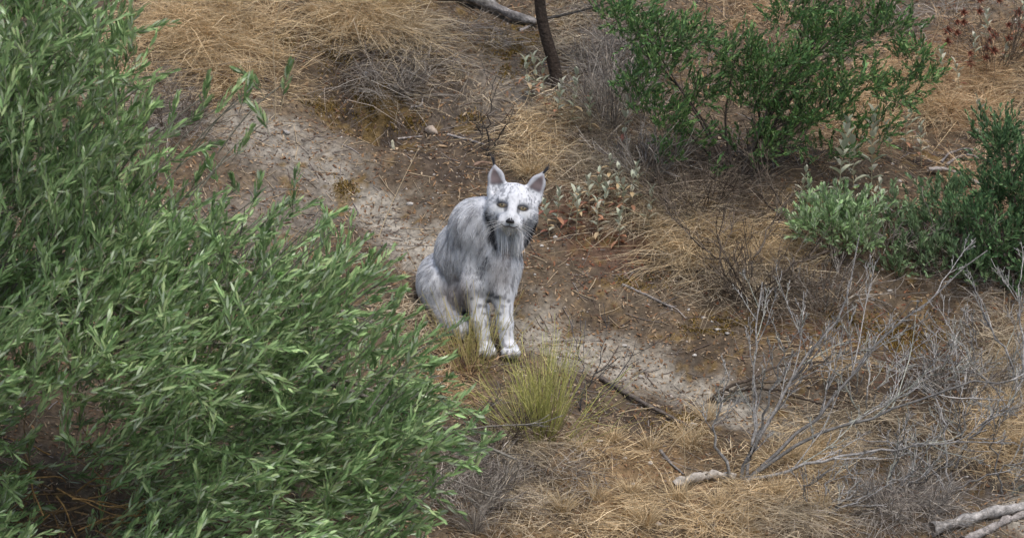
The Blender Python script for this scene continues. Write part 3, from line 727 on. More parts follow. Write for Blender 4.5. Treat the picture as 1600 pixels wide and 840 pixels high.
dead_shrub(b, [np.vstack([b, PL(p_, (b[1] - .03, b[1] + dy))]) for p_, dy in [([(1180, 400), (1210, 350), (1215, 300)], .1), ([(1130, 430), (1120, 370), (1140, 310)], .1), ([(1200, 440), (1250, 410), (1300, 390)], .0), ([(1150, 420), (1100, 390), (1040, 330)], .1), ([(1220, 445), (1280, 440), (1340, 420)], -.05)]],
           .005, 'brown leafless shrub tangled with straw beside the track', pal=BROWNT, nch=7, lf=.45)
b = G(1235, 350)
dead_shrub(b, [np.vstack([b, PL(p_, (b[1], b[1] + dy))]) for p_, dy in [([(1180, 300), (1120, 280), (1060, 255)], .1), ([(1210, 300), (1190, 260), (1180, 200)], .1), ([(1150, 330), (1080, 320), (1020, 290)], .0), ([(1250, 310), (1290, 290), (1330, 270)], .1)]],
           .005, 'leafless dark shrub in the shade under the green evergreen', pal=BROWNT, nch=7, lf=.45)
b = G(1105, 628)
dead_shrub(b, [np.vstack([b, PL(p_, (b[1], b[1] + dy))]) for p_, dy in [([(1143, 600), (1216, 573), (1325, 549), (1400, 545)], .1), ([(1150, 606), (1230, 590), (1330, 592)], .05), ([(1160, 606), (1240, 615), (1310, 640)], -.05)]],
           .007, 'low dead branch forking over the pale track from a dark stub', pal=BROWNT, nch=3, lf=.3, levels=1, up=0)
for bx_, by_, sc_ in [(1350, 650, 1.0), (1440, 610, 1.0), (1545, 600, 1.1), (1570, 770, 1.0), (1390, 770, 1.0), (1290, 800, .7), (1500, 690, 1.1)]:
    b = G(bx_, by_); lm = []
    for k in range(6):
        a_ = rng.uniform(-.5, 1.25); l_ = rng.uniform(90, 190) * sc_; e_ = np.array([bx_ + l_ * math.sin(a_), by_ - l_ * math.cos(a_) * .75]); m_ = np.array([bx_ + l_ * .5 * math.sin(a_) + rng.normal(0, 12), by_ - l_ * .5 * math.cos(a_) * .6 + rng.normal(0, 8)])
        lm.append(np.vstack([b - [0, 0, .02], PL([m_, e_], (b[1] + rng.normal(0, .05), b[1] + rng.normal(.08, .12)))]))
    dead_shrub(b, lm, .0042, 'low bare shrub of fine pale grey twigs in the litter around the lichened dead shrub', 'fine grey-twigged shrubs', nch=6, lf=.45, levels=2)
b = G(765, 245)
dead_shrub(b, [np.vstack([b - [0, 0, .02], PL(p_, (b[1], b[1] + .03))]) for p_ in [[(762, 225), (763, 200), (768, 160), (775, 120)], [(768, 235), (785, 205), (800, 180)], [(758, 232), (748, 205), (752, 180)]]],
           .004, 'small dark leafless seedling growing beside the pale rock', pal=[(.05, .045, .042), (.07, .065, .06)], nch=5, lf=.45, levels=1)
b = G(900, 640)
dead_shrub(b, [np.vstack([b - [0, 0, .02], PL(p_, (b[1], b[1] + .05))]) for p_ in [[(930, 590), (945, 540), (950, 490)], [(915, 590), (900, 530), (885, 480)], [(960, 600), (985, 560), (1000, 520)]]],
           .0028, 'thin dark dead stems rising through the yellow-green broom', pal=[(.10, .10, .105), (.07, .068, .07)], nch=5, lf=.4, levels=1)
# fine grey twig bushes
def twig_bush(px, py, n, h, spread, pal, label, group=None, lean=(0, 0, 0), rad=.0016):
    base = G(px, py); root = thing('twig_bush', base, label, 'twig bush', group); A = Acc()
    pls = []
    for k in range(n):
        a = rng.uniform(0, 6.28); d = nrm(np.array([math.cos(a) * spread, math.sin(a) * spread, 1.0]) * [1, 1, 1] + np.array(lean) + .2 * rng.normal(size=3))
        q = wander(base + [.05 * math.cos(a) * spread, .05 * math.sin(a) * spread, -.01], d, h * rng.uniform(.5, 1.1), 7, .13, -.03); pls.append((q, rad * rng.uniform(.8, 1.6), rad * .5))
        ramify(q, rad, 1, 4, .5, .5, .02, pls, 7)
    limb_tube(A, pls, pal, 3); tag(A.build('twigs', M_bark, root, base), kind='stuff')
for px, py, n, h, sp, pal, lb in [
    (955, 205, 75, .42, .35, GREYG, 'hazy mass of fine upright grey stems between the slender trunk and the evergreen'),
    (1010, 275, 50, .28, .8, GREYG, 'low tangle of grey dry stems beside the woolly-leaved plants'),
    (1090, 330, 85, .26, .9, BROWNT, 'brown twig tangle under the evergreen lower branches'),
    (1180, 470, 80, .24, .9, BROWNT, 'dark twig tangle at the foot of the straw bank above the track'),
    (1290, 480, 45, .24, .9, GREYG, 'grey twig tangle below the pale sage-like shrub'),
    (265, 200, 40, .22, .9, BROWNT, 'dark twig tangle on the bank between olive sprays and golden grass'),
    (610, 150, 26, .24, .9, GREYG, 'grey stems drooping in the hollow below the overhanging straw'),
    (735, 800, 60, .22, .9, GREYG, 'grey brittle tangle against the lower edge of the olive'),
    (780, 690, 40, .16, .8, BROWNT, 'brown brittle stems at the foot of the yellow-green broom'),
    (1420, 800, 60, .22, 1.2, GREYG, 'flattened grey twig tangle uphill of the split grey log'),
    (1500, 620, 45, .24, 1.0, GREYG, 'grey twig tangle in the shade beside pale straw'),
    (1480, 400, 40, .26, .9, GREYG, 'pale bare stems standing among the green leaves of the low shrub'),
    (1380, 400, 30, .24, .6, GREYG, 'pale upright bare stems in front of the sage-like shrub'),
    (1560, 110, 30, .3, .6, BROWNT, 'brown stems holding up the dark red seed heads')]:
    twig_bush(px, py, n, h, sp, pal, lb)

# fallen wood
def fallen(name, pts, r, label, pal, cat='branch', lift=.6, m=22, rough=.15, group=None):
    q = G(*np.array(pts, float).T); q[:, 2] += r * lift
    pl = smooth_path(q, m); pl[:, 2] = np.maximum(pl[:, 2], Hs(pl[:, 0], pl[:, 1]) + r * .3)
    rad = np.linspace(1, .6, m) * r * (1 + rough * rng.normal(size=m)).clip(.6, 1.4); k = 10 if r > .008 else 6
    v, f, c = tubes(pl[None], rad[None], pick(pal, 1)[0], k)
    v = v + rng.normal(0, r * .07, v.shape)
    for e, i0 in ((pl[0], 0), (pl[-1], (m - 1) * k)):   # close the ends
        ci = len(v); v = np.vstack([v, e]); c = np.vstack([c, [(.3, .24, .18)]]); j = np.arange(k)
        f = np.vstack([f, np.stack([np.full(k, ci), i0 + j, i0 + (j + 1) % k], 1)])
    o = obj(name, mesh(name, v - pl[0], f, M_bark, c * (1 + .2 * rng.normal(size=(len(v), 1))).clip(.5, 1.5), True), None, pl[0]); return tag(o, label, cat, group)
GW = [(.19, .175, .165)]; DW = [(.10, .085, .075)]; BL = [(.42, .38, .33)]; PB = [(.33, .30, .28)]
fallen('fallen_branch', [(640, -25), (690, 2), (740, 8), (775, 22), (805, 38), (838, 46)], .027, 'thick grey dead branch lying against the slender dark trunk', [(.24, .225, .215)], lift=1.1)
fallen('broken_branch', [(812, 50), (826, 44), (836, 36)], .007, 'short pale snag at the end of the thick grey dead branch', PB)
fallen('fallen_stick', [(938, 595), (975, 618), (1010, 638), (1045, 655), (1082, 675)], .0095, 'dark smooth stick lying on litter below the pale track', DW, lift=1.5)
fallen('fallen_stick', [(1032, 705), (1048, 725), (1068, 742)], .006, 'short grey stick pointing at the bleached log', GW)
fallen('bleached_log', [(1052, 768), (1085, 757), (1118, 752), (1150, 755)], .019, 'bleached log lying at the foot of the lichened dead shrub', BL, 'log', lift=1.4)
fallen('split_log', [(1455, 838), (1500, 826), (1545, 812), (1610, 800), (1660, 790)], .022, 'grey split log lying downhill of the flattened twig tangle', [(.27, .255, .24)], 'log', lift=1.2)
fallen('split_log', [(1505, 850), (1550, 828), (1600, 806), (1660, 795)], .017, 'paler grey limb leaning alongside the grey split log', PB, 'log')
fallen('fallen_branch', [(972, 446), (1000, 458), (1030, 472), (1050, 482)], .006, 'grey stick at the rusty edge of the straw bank', GW)
fallen('fallen_stick', [(700, 212), (715, 216), (738, 222), (758, 228)], .006, 'pale grey stick running from the pale rock towards the dark seedling', PB)
fallen('fallen_stick', [(622, 218), (640, 216), (660, 214)], .005, 'short pale stick ending at the pale rock', PB)
fallen('curled_root', [(642, 168), (655, 168), (660, 162), (660, 155)], .005, 'small curled pale root poking out of the mossy bank', PB, 'root')
fallen('fallen_stick', [(728, 262), (745, 264), (765, 266)], .005, 'dark stick lying under the pinkish flat stone', DW)
fallen('fallen_stick', [(975, 425), (985, 440), (998, 452)], .004, 'thin pinkish stick on the gravel above the track', [(.3, .2, .15)])
for pts, r, lb in [([(1450, 277), (1475, 276), (1505, 285), (1530, 300)], .009, 'long pale curved dead limb beside the dark leafy bush'), ([(1478, 268), (1495, 255), (1515, 250), (1530, 258)], .007, 'arched grey dead limb above the long pale curved limb'), ([(1470, 262), (1482, 248), (1505, 240), (1520, 242)], .006, 'topmost of the arched grey limbs beside the dark leafy bush')]:
    fallen('dead_limb', pts, r, lb, GW if r < .009 else PB, lift=3.5)
# stones
def ico(sub=2):
    import bmesh
    bm = bmesh.new(); bmesh.ops.create_icosphere(bm, subdivisions=sub, radius=1); v = np.array([x.co[:] for x in bm.verts]); f = np.array([[q.index for q in t.verts] for t in bm.faces]); bm.free(); return v, f
IV, IFc = ico(2)
def stone(px, py, rx, rz, col, label, group=None, name='stone'):
    q = G(px, py); sd_ = rng.uniform(0, 50, 3); v = IV.copy()
    for _ in range(9):
        n_ = unit(1)[0]; h_ = rng.uniform(.4, .7); e = v @ n_; v = v - np.maximum(e - h_, 0)[:, None] * n_
    v = v * (1 + .25 * (noise3(*(v * 2.3 + sd_).T) - .5))[:, None] * np.array([rx, rx * rng.uniform(.6, .9), rz]) * MPP
    o = obj(name, mesh(name, v, IFc, M_stone, np.tile(col, (len(v), 1))), None, q + [0, 0, rz * MPP * .35]); o.rotation_euler = (0, 0, rng.uniform(-.4, .4)); tag(o, label, 'stone', group)
stone(676, 208, 17, 10, (.40, .33, .27), 'pale angular rock lying between two pale sticks')
stone(752, 257, 18, 7, (.33, .22, .16), 'pinkish flat stone behind the head of the lynx')
stone(614, 232, 6, 11, (.42, .40, .30), 'pale upright chip of stone on the dark soil above the track')
stone(690, 230, 12, 3, (.40, .28, .17), 'flat tan chip lying under the pale rock')
stone(1084, 664, 8, 4, (.60, .55, .48), 'white stone at the end of the dark smooth stick')
stone(572, 118, 5, 6, (.36, .38, .42), 'bluish pebble on the moss of the bank')
stone(446, 208, 9, 6, (.30, .28, .26), 'grey stone on the crest of the bank near olive sprays')
stone(345, 323, 9, 6, (.22, .21, .21), 'dark grey pebble on the bank seen through olive sprays')
for px, py in [(975, 540), (1000, 590), (976, 716), (1016, 724), (990, 757), (938, 690), (1076, 485), (1112, 503), (1122, 516), (1137, 522), (1135, 410), (868, 372), (846, 385), (1085, 555), (1100, 497), (560, 390), (640, 320), (835, 430), (870, 560), (1195, 592), (1390, 455), (1365, 468), (1510, 745)]:
    stone(px, py, rng.uniform(3.5, 6.5), rng.uniform(2.5, 4), np.array((.52, .49, .45)) * rng.uniform(.7, 1.1), 'small whitish pebble lying on the brown soil', 'small whitish pebbles', 'pebble')

# ------------------------------------------------------------------ leafy growth
def spray_set(st, dirs, L, nl, ll, lw, pal, spread=.7, m=6, twigr=.0014, twigcol=((.16, .15, .11), (.22, .21, .15)), curl=.25, start=.2, bend=.12, droop=0.0, tone=.2, tip=.25):
    """leafy twigs: returns twig tubes and leaf arrays (base, dir, normal, len, wid, col)"""
    n = len(st); t = np.linspace(0, 1, m)
    cv = rng.normal(size=(n, 3)) * curl + np.array([0, 0, -droop])
    pl = st[:, None] + dirs[:, None] * (L[:, None] * t)[..., None] + cv[:, None] * (L[:, None] * t ** 2)[..., None] * .5
    tw = tubes(pl, np.linspace(twigr, twigr * .45, m)[None].repeat(n, 0), pick(twigcol, n), 3)
    k = np.tile(np.arange(nl), n); si = np.repeat(np.arange(n), nl)
    tt = start + (1 - start) * (k + rng.uniform(-.3, .3, len(k))) / (nl - 1); tt = tt.clip(0, 1); x = tt * (m - 1); i = np.minimum(x.astype(int), m - 2)
    b = pl[si, i] + (pl[si, i + 1] - pl[si, i]) * (x - i)[:, None]; td = nrm(pl[si, i + 1] - pl[si, i])
    u, w = perp(td); ph = rng.uniform(0, 6.28, n)[si] + k * 2.4 + rng.normal(0, .3, len(k))
    s = u * np.cos(ph)[:, None] + w * np.sin(ph)[:, None]
    sp = spread * (1.1 - .75 * tt)[:, None]
    d = nrm(td + s * sp + .12 * rng.normal(size=td.shape) + np.array([0, 0, .08])); nv = nrm(np.cross(np.cross(td, s), d) + s * .0 + .25 * rng.normal(size=td.shape) + np.array([0, -.15, .3]))
    ln = ll * rng.uniform(.7, 1.2, len(k)) * (1 - .35 * np.maximum(tt - .8, 0) / .2); wd = lw * rng.uniform(.8, 1.2, len(k))
    tonev = (1 + tone * rng.normal(size=n)).clip(.5, 1.6)[si]
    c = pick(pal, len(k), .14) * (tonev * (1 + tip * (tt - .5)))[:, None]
    return tw, (b, d, nv, ln, wd, c, np.full(len(k), bend) * rng.uniform(-.5, 1.6, len(k)))
def in_blob(n, blobs, w=None):
    """points in ellipsoids: (centre, radii) in metres"""
    vol = np.array([np.prod(r) ** .8 for c, r in blobs]) if w is None else np.array(w, float)
    k = rng.choice(len(blobs), n, p=vol / vol.sum()); d = unit(n) * (rng.uniform(.05, 1, (n, 1)) ** .45)
    return np.array([blobs[i][0] for i in k]) + d * np.array([blobs[i][1] for i in k]), d, k
def limbs_to(root, base, targets, r, pal, name='branch', m=9, sag=.1):
    base = np.asarray(base)
    for tg in targets:
        mid = (base + tg) / 2 + rng.normal(0, .06, 3) * np.linalg.norm(tg - base) + [0, 0, sag * np.linalg.norm(tg - base)]
        pl = smooth_path([base - [0, 0, .03], base * .75 + mid * .25, mid, tg], m); A = Acc()
        limb_tube(A, [(pl, r, r * .35)], pal, 6); br = A.build(name, M_bark, root, base, True)
        A = Acc(); limb_tube(A, ramify(pl, r * .55, 2, 4, .35, .7, .02, []), pal, 3); tag(A.build('twigs', M_bark, br, base), kind='stuff')

# --- the olive tree: crown in front of the lynx, rooted below the frame
OY = -1.75
ox, oy = -2.3, OY + .45; ob = np.array([ox, oy, float(H(ox, oy))])
olive = thing('olive_tree', ob, 'large olive tree with dense grey-green leaves filling the slope below the lynx', 'olive tree')
OB = [(-180, 150, 230, 230, .5), (70, 90, 150, 130, .45), (110, 220, 140, 130, .45), (-180, 520, 240, 260, .5), (60, 330, 190, 130, .5), (200, 400, 160, 110, .45), (90, 520, 190, 130, .5), (330, 430, 130, 90, .35),
      (300, 560, 190, 110, .45), (440, 500, 110, 75, .3), (520, 450, 70, 60, .2), (480, 610, 150, 95, .35), (250, 700, 180, 120, .45), (430, 740, 190, 110, .4), (610, 650, 90, 60, .25), (560, 720, 110, 80, .3), (650, 690, 65, 40, .2), (600, 560, 60, 45, .18),
      (560, 820, 110, 60, .3), (230, 840, 130, 60, .4), (-60, 780, 130, 160, .4), (30, -120, 210, 150, .45), (560, 920, 140, 80, .4), (330, 950, 220, 120, .5), (0, 960, 200, 120, .5)]
om = MPP * (CAM[1] - OY) / (CAM[1]); oblobs = [(P(x, y, OY + .15 * rng.normal()), np.array([rx * om, dz, ry * om])) for x, y, rx, ry, dz in OB]
st, dd_, kb = in_blob(3500, oblobs, [b_[2] * b_[3] for b_ in OB])
px, py = proj(st)
hole = np.hypot((px - 105) / 85, (py - 790) / 90) < 1; hole &= (st[:, 1] < OY + .25); hole |= ((px < -130) | (py > 990) | (py < -160)) & (rng.random(len(px)) < .6)
st, dd_, px, py = st[~hole], dd_[~hole], px[~hole], py[~hole]
EX = [(215, 45), (230, 20), (240, 110), (255, 150), (290, 165), (330, 150), (370, 135), (405, 125), (430, 100), (350, 195), (300, 215), (330, 250), (360, 240), (400, 205), (395, 265), (425, 280), (450, 300), (440, 335), (470, 310), (500, 345), (530, 350), (545, 330), (560, 365), (580, 400), (595, 390), (570, 420), (610, 460), (640, 480), (660, 520), (690, 545), (700, 570), (720, 590), (740, 640), (745, 665), (735, 690), (690, 610), (660, 580), (765, 672), (772, 690), (705, 500), (640, 440), (725, 560), (620, 410), (600, 440), (755, 640), (470, 100), (440, 160), (345, 120), (520, 320), (480, 285), (720, 720), (700, 740)]
ex = np.array([P(x - 25, y + 30, OY + .1 * rng.normal()) for x, y in EX]); st = np.vstack([st, ex]); px, py = np.append(px, [e[0] for e in EX]), np.append(py, [e[1] for e in EX])
bk, q_, _ = in_blob(850, oblobs[:19], [b_[2] * b_[3] for b_ in OB[:19]]); bk = bk + [-.12, .62, -.05]      # the far side of the crown
bx, by = proj(bk); st = np.vstack([bk, st]); px, py = np.append(bx, px), np.append(by, py)
n = len(st)
ang = np.radians(np.interp(py, [0, 350, 600, 840], [22, 28, 52, 62])) * np.interp(px, [0, 250, 600], [.75, 1, 1.05]) + rng.normal(0, .45, n)
dirs = nrm(np.stack([np.sin(ang), -.15 + .35 * rng.normal(size=n), np.cos(ang)], 1))
L = rng.uniform(.14, .30, n); L[-len(EX):] = rng.uniform(.11, .19, len(EX))
OLV = [(.27, .395, .165), (.215, .335, .13), (.33, .455, .21), (.16, .26, .10), (.24, .365, .15), (.43, .51, .34), (.38, .48, .22)]
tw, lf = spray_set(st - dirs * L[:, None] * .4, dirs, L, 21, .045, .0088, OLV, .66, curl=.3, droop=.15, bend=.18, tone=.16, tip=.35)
A = Acc(); A.add(*tw)
lt = []
for (x, y), e in zip(EX, ex):
    lt.append((smooth_path([e, P(x - 75, y + 65, e[1] + .03), P(x - 130, y + 140, e[1] + .08)], 7), .0018, .0026))
limb_tube(A, lt, [(.26, .25, .2), (.2, .19, .15)], 4)
OBARK = [(.20, .185, .16), (.26, .24, .21), (.15, .135, .115)]
trunk_top = np.array([ox + .25, oy + .05, ob[2] + .75])
T = Acc(); tpl = smooth_path([ob - [0, 0, .1], ob + [.05, .02, .25], ob + [.18, 0, .5], trunk_top], 12)
limb_tube(T, [(tpl, .11, .07)], OBARK, 12); T.build('trunk', M_bark, olive, ob, True)
for i in (1, 2, 4, 5, 6, 7, 8, 9, 11, 12, 13, 15, 16, 20, 21):
    c = oblobs[i][0]; c = c + [0, .3, 0]; mid = (trunk_top + c) / 2 + rng.normal(0, .05, 3) + [0, .2, .12]
    pl = smooth_path([trunk_top, mid, c + [0, .1, 0], c + (c - mid) * .35], 10); B = Acc(); limb_tube(B, [(pl, .018, .004)], OBARK, 6); br = B.build('branch', M_bark, olive, ob, True)
    B = Acc(); limb_tube(B, ramify(pl, .007, 2, 6, .35, .6, .05, []), OBARK, 4); tag(B.build('twigs', M_bark, br, ob), kind='stuff')
tag(A.build('twigs', M_bark, olive, ob), kind='stuff')
# dead brown twigs inside the gap of the crown
B = Acc(); q = P(110, 800, OY + .3); tws = []
for k in range(60): tws.append((wander(q + rng.normal(0, .10, 3), nrm(np.array([rng.normal(), .3 * rng.normal(), .6 * rng.normal()])), rng.uniform(.15, .35), 7, .2, 0), .0032, .0015))
limb_tube(B, tws, [(.34, .21, .09), (.26, .17, .09), (.2, .15, .12)], 4); tag(B.build('dead_twigs', M_bark, olive, ob), kind='stuff')
# the 300 leaves that stand out most are single parts, the rest one mass
b_, d_, n_, l_, w_, c_, be_ = lf
lx, ly = proj(b_ + d_ * l_[:, None] * .5); vis = (lx > 5) & (lx < 900) & (ly > 5) & (ly < 835)
face = np.abs((np.cross(np.cross(d_, n_), d_) @ FW)) * l_ * w_
score = np.where(vis, (-(b_ @ FW)) * 1.0 + face * 300 + rng.normal(0, .12, len(b_)), -1e9); top = np.argsort(-score)[:300]
rest = np.ones(len(b_), bool); rest[top] = False
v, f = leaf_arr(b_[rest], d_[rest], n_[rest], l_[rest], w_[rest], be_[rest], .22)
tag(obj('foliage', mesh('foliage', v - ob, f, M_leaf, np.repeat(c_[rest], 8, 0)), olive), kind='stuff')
from mathutils import Matrix
LM = []
for k in range(8):
    v, f = leaf_arr(np.zeros((1, 3)), np.array([[1., 0, 0]]), np.array([[0, 0, 1.]]), [1.0], [.2], .05 + .03 * k, .22)
    LM.append(mesh('leaf', v, f, M_leaf, np.tile(OLV[k % len(OLV)], (8, 1))))
for j in top:
    s = nrm(np.cross(d_[j], n_[j])); nn = np.cross(s, d_[j]); o = obj('leaf', LM[rng.integers(8)], olive); l = l_[j]
    R = np.eye(4); R[:3, 0] = d_[j] * l; R[:3, 1] = -s * l; R[:3, 2] = nn * l; R[:3, 3] = b_[j] - ob; o.matrix_local = Matrix(R.tolist())

# --- other leafy shrubs
def leafy(name, label, base_px, blobs, nspray, ll, lw, pal, L=(.07, .15), nl=14, up=.7, dY=0.0, depth=.14, br=.012, bpal=[(.075, .06, .05), (.10, .08, .068), (.13, .11, .095)], out=.6, right=.0, cat='shrub', spread=.75, nb=8, base=None, tone=.18):
    base = G(*base_px) if base is None else base
    root = thing(name, base, label, cat)
    bl = [(P(x, y, base[1] + dY + dz), np.array([rx * MPP, depth, ry * MPP])) for x, y, rx, ry, dz in [(b + (0,))[:5] for b in blobs]]
    for c, r in bl: c[2] = max(c[2], float(Hs(c[0], c[1])) + r[2] * .4)
    s, dd_, k = in_blob(nspray, bl, [b[2] * b[3] for b in blobs])
    s[:, 2] = np.maximum(s[:, 2], Hs(s[:, 0], s[:, 1]) + .01)
    d = nrm(dd_ * out + np.array([right, -.1, up]) + .35 * rng.normal(size=s.shape)); LL = rng.uniform(*L, nspray)
    tw, lf = spray_set(s - d * LL[:, None] * .3, d, LL, nl, ll, lw, pal, spread, m=5, twigr=.0013, twigcol=((.10, .09, .06), (.13, .12, .08)), bend=.1, tone=tone, tip=.4)
    limbs_to(root, base, [bl[i][0] for i in np.argsort([-b[2] * b[3] for b in blobs])[:nb]], br, bpal)
    A = Acc(); v, f = leaf_arr(*lf[:5], lf[6], .2); A.add(v, f, np.repeat(lf[5], 8, 0)); A.add(*tw); A.build('crown', M_leaf, root, base)
    return root
EVG = [(.11, .21, .065), (.08, .17, .055), (.15, .26, .075), (.065, .135, .048), (.095, .19, .07), (.20, .29, .11)]
leafy('evergreen_shrub', 'spreading evergreen shrub with glossy green leaves in layered tiers above grey twigs', (1150, 285),
      [(1010, 55, 55, 35), (1030, 100, 55, 28), (1050, 185, 38, 42), (1045, 235, 30, 22), (1150, 85, 70, 30), (1215, 110, 90, 42), (1300, 60, 60, 40, .1), (1375, 40, 70, 35, .15), (1425, 85, 35, 20, .1), (1280, 170, 90, 32), (1230, 205, 50, 35), (1370, 200, 40, 22), (1120, 270, 26, 7, -.05), (1330, 125, 60, 30), (1100, 140, 40, 25), (1240, 20, 60, 25, .15), (1330, -20, 120, 30, .2), (965, 25, 45, 22), (1000, 130, 35, 25), (1075, 60, 50, 30), (1180, 150, 60, 28), (1440, 120, 40, 15, .1), (1300, 235, 50, 15), (1180, 225, 45, 25), (1400, 150, 40, 20), (1000, 160, 30, 25), (1090, 215, 30, 20)],
      1650, .022, .0068, EVG, L=(.06, .12), up=.55, out=.5, right=.25, depth=.17, nb=12, br=.007)
leafy('evergreen_bush', 'dark green dense leafy bush growing over the arched dead limbs', (1590, 450),
      [(1575, 235, 40, 40, .15), (1545, 290, 40, 32, .1), (1600, 310, 50, 60, .1), (1565, 380, 45, 45), (1600, 430, 40, 40), (1660, 330, 70, 130, .1), (1530, 350, 40, 35), (1500, 330, 30, 20), (1560, 210, 40, 20, .2), (1520, 410, 40, 30)],
      760, .024, .0085, [(.09, .17, .075), (.07, .135, .06), (.115, .21, .085), (.15, .24, .10)], nb=6)
SAGE = [(.28, .40, .19), (.34, .45, .24), (.22, .33, .15), (.40, .47, .31), (.25, .38, .16)]
leafy('sage_shrub', 'low shrub with pale grey-green leaves in front of the woolly flower spikes', (1310, 420),
      [(1290, 355, 50, 30), (1330, 370, 45, 28), (1255, 345, 25, 18), (1340, 330, 40, 22, .1), (1290, 320, 40, 18, .1)], 190, .028, .0085, SAGE, L=(.06, .11), br=.006, nb=5)
leafy('green_shrub', 'mid-green low shrub laced with pale bare stems', (1450, 430),
      [(1430, 390, 45, 25), (1480, 400, 50, 30), (1400, 350, 40, 22, .1), (1460, 350, 50, 22, .1), (1420, 310, 40, 15, .15), (1520, 420, 40, 30), (1400, 420, 35, 20), (1470, 300, 40, 20, .15)], 330, .024, .007, [(.16, .25, .115), (.12, .20, .09), (.21, .30, .15), (.25, .33, .19)], L=(.05, .10), br=.005, nb=5)
# slender dark tree with its crown above
sb = G(872, 135); stree = thing('slender_tree', sb, 'slender tree with thin dark bare trunk rising beside the thick grey dead branch', 'tree')
tp = np.vstack([sb - [0, 0, .05], PL([(868, 105), (858, 75), (848, 40), (842, 0), (845, -60), (860, -140)], (sb[1], sb[1] - .05))])
A = Acc(); limb_tube(A, [(smooth_path(tp, 20), .027, .017)], [(.055, .042, .034)], 12); A.build('trunk', M_bark, stree, sb, True)
fk = P(846, 30, sb[1] - .03)
A = Acc(); limb_tube(A, [(smooth_path([fk, P(870, 26, sb[1]), P(905, 18, sb[1]), P(950, 5, sb[1])], 9), .007, .003)], [(.10, .09, .08)], 6); A.build('branch', M_bark, stree, sb, True)
A = Acc(); limb_tube(A, [(smooth_path([P(846, -30, sb[1]), P(900, -40, sb[1] - .05), P(950, -10, sb[1] - .05), P(985, 10, sb[1] - .05)], 9), .010, .004)], [(.10, .09, .08)], 6); A.build('branch', M_bark, stree, sb, True)
bl = [(P(x, y, sb[1] - .05), np.array([rx * MPP, .15, ry * MPP])) for x, y, rx, ry in [(945, 8, 45, 18), (985, 25, 35, 22), (900, -70, 90, 40), (800, -120, 120, 60), (880, -170, 120, 60), (960, -80, 90, 50)]]
s, q_, k = in_blob(260, bl); d = nrm(q_ * .5 + [.2, -.1, .5] + .35 * rng.normal(size=s.shape)); LL = rng.uniform(.07, .14, len(s))
tw, lf = spray_set(s, d, LL, 14, .027, .008, EVG, .75, m=5); A = Acc(); v, f = leaf_arr(*lf[:5], lf[6]); A.add(v, f, np.repeat(lf[5], 8, 0)); A.add(*tw); A.build('crown', M_leaf, stree, sb)

# --- yellow-green broom
def broom(px, py, n, h, spread, label, lean=(0, 0, 0), pal=((.54, .53, .17), (.45, .46, .14), (.62, .57, .23), (.36, .37, .12))):
    base = G(px, py); root = thing('broom_shrub', base, label, 'broom'); a = rng.uniform(0, 6.28, n); r = np.abs(rng.normal(0, .55, n)) * spread
    st = base + np.stack([np.cos(a) * r * .10, np.sin(a) * r * .06, np.zeros(n) - .01], 1)
    d = nrm(np.stack([np.cos(a) * r, np.sin(a) * r, np.ones(n)], 1) + np.array(lean) + .08 * rng.normal(size=(n, 3)))
    t = np.linspace(0, 1, 6); L = h * rng.uniform(.5, 1.1, n); pl = st[:, None] + d[:, None] * (L[:, None] * t)[..., None] + (rng.normal(0, .10, (n, 1, 3)) + [0, 0, .06]) * (L[:, None] * t ** 2)[..., None]
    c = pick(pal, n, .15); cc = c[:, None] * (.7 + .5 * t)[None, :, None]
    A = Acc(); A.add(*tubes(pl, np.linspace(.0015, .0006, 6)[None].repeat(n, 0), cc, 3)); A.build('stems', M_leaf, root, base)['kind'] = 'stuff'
    k = rng.integers(0, n, n * 2); ti = rng.uniform(.3, .8, n * 2); b = st[k] + d[k] * (L[k] * ti)[:, None]; d2 = nrm(d[k] + .35 * rng.normal(size=(n * 2, 3)))
    A = Acc(); A.add(*blades(b, d2, L[k] * .4, .1 * rng.normal(size=(n * 2, 3)), np.full(n * 2, .0019), pick(pal, n * 2), 4)); tag(A.build('side_shoots', M_leaf, root, base), kind='stuff')
    A = Acc(); pls = []
    for j in range(14):
        dd2 = nrm(np.array([rng.normal() * .6, rng.normal() * .5, .8])); pls.append((wander(base - [0, 0, .02], dd2, h * .4, 6, .15), .003, .0015))
    limb_tube(A, pls, [(.17, .11, .09), (.12, .085, .07)], 4); tag(A.build('woody_stems', M_bark, root, base), kind='stuff')
broom(848, 682, 170, .335, 1.15, 'yellow-green broom tuft with fine upright stems growing in front of the lynx paws')
broom(735, 580, 75, .28, .9, 'thin yellow-green broom tuft rising before the haunch of the lynx', lean=(-.12, 0, 0), pal=((.48, .42, .16), (.40, .37, .13), (.55, .46, .22)))

# --- woolly-leaved plants with upright leaf pairs, and red seed heads
def oval(name, col, tipc):
    v, f = leaf_arr(np.zeros((1, 3)), np.array([[1., 0, 0]]), np.array([[0, 0, 1.]]), [1.0], [.42], .22, .3)
    t = v[:, :1].clip(0, 1); return mesh(name, v, f, M_leaf, np.array(col) * (1 - t) + np.array(tipc) * t)
WPAL = [oval('leaf', (.40, .42, .30), (.52, .54, .42)), oval('leaf', (.46, .45, .33), (.58, .57, .46)), oval('leaf', (.33, .37, .26), (.44, .48, .36))]
DPAL = [oval('leaf', (.48, .35, .18), (.56, .43, .26)), oval('leaf', (.38, .18, .10), (.46, .25, .15)), oval('leaf', (.52, .42, .27), (.46, .32, .18)), oval('leaf', (.24, .09, .065), (.30, .13, .09))]
def place_leaf(root, me, b, d, nv, l):
    s = nrm(np.cross(d, nv)); nn = np.cross(s, d); R = np.eye(4); R[:3, 0] = d * l; R[:3, 1] = -s * l; R[:3, 2] = nn * l; R[:3, 3] = b
    o = obj('leaf', me, root); o.matrix_local = Matrix(R.tolist())
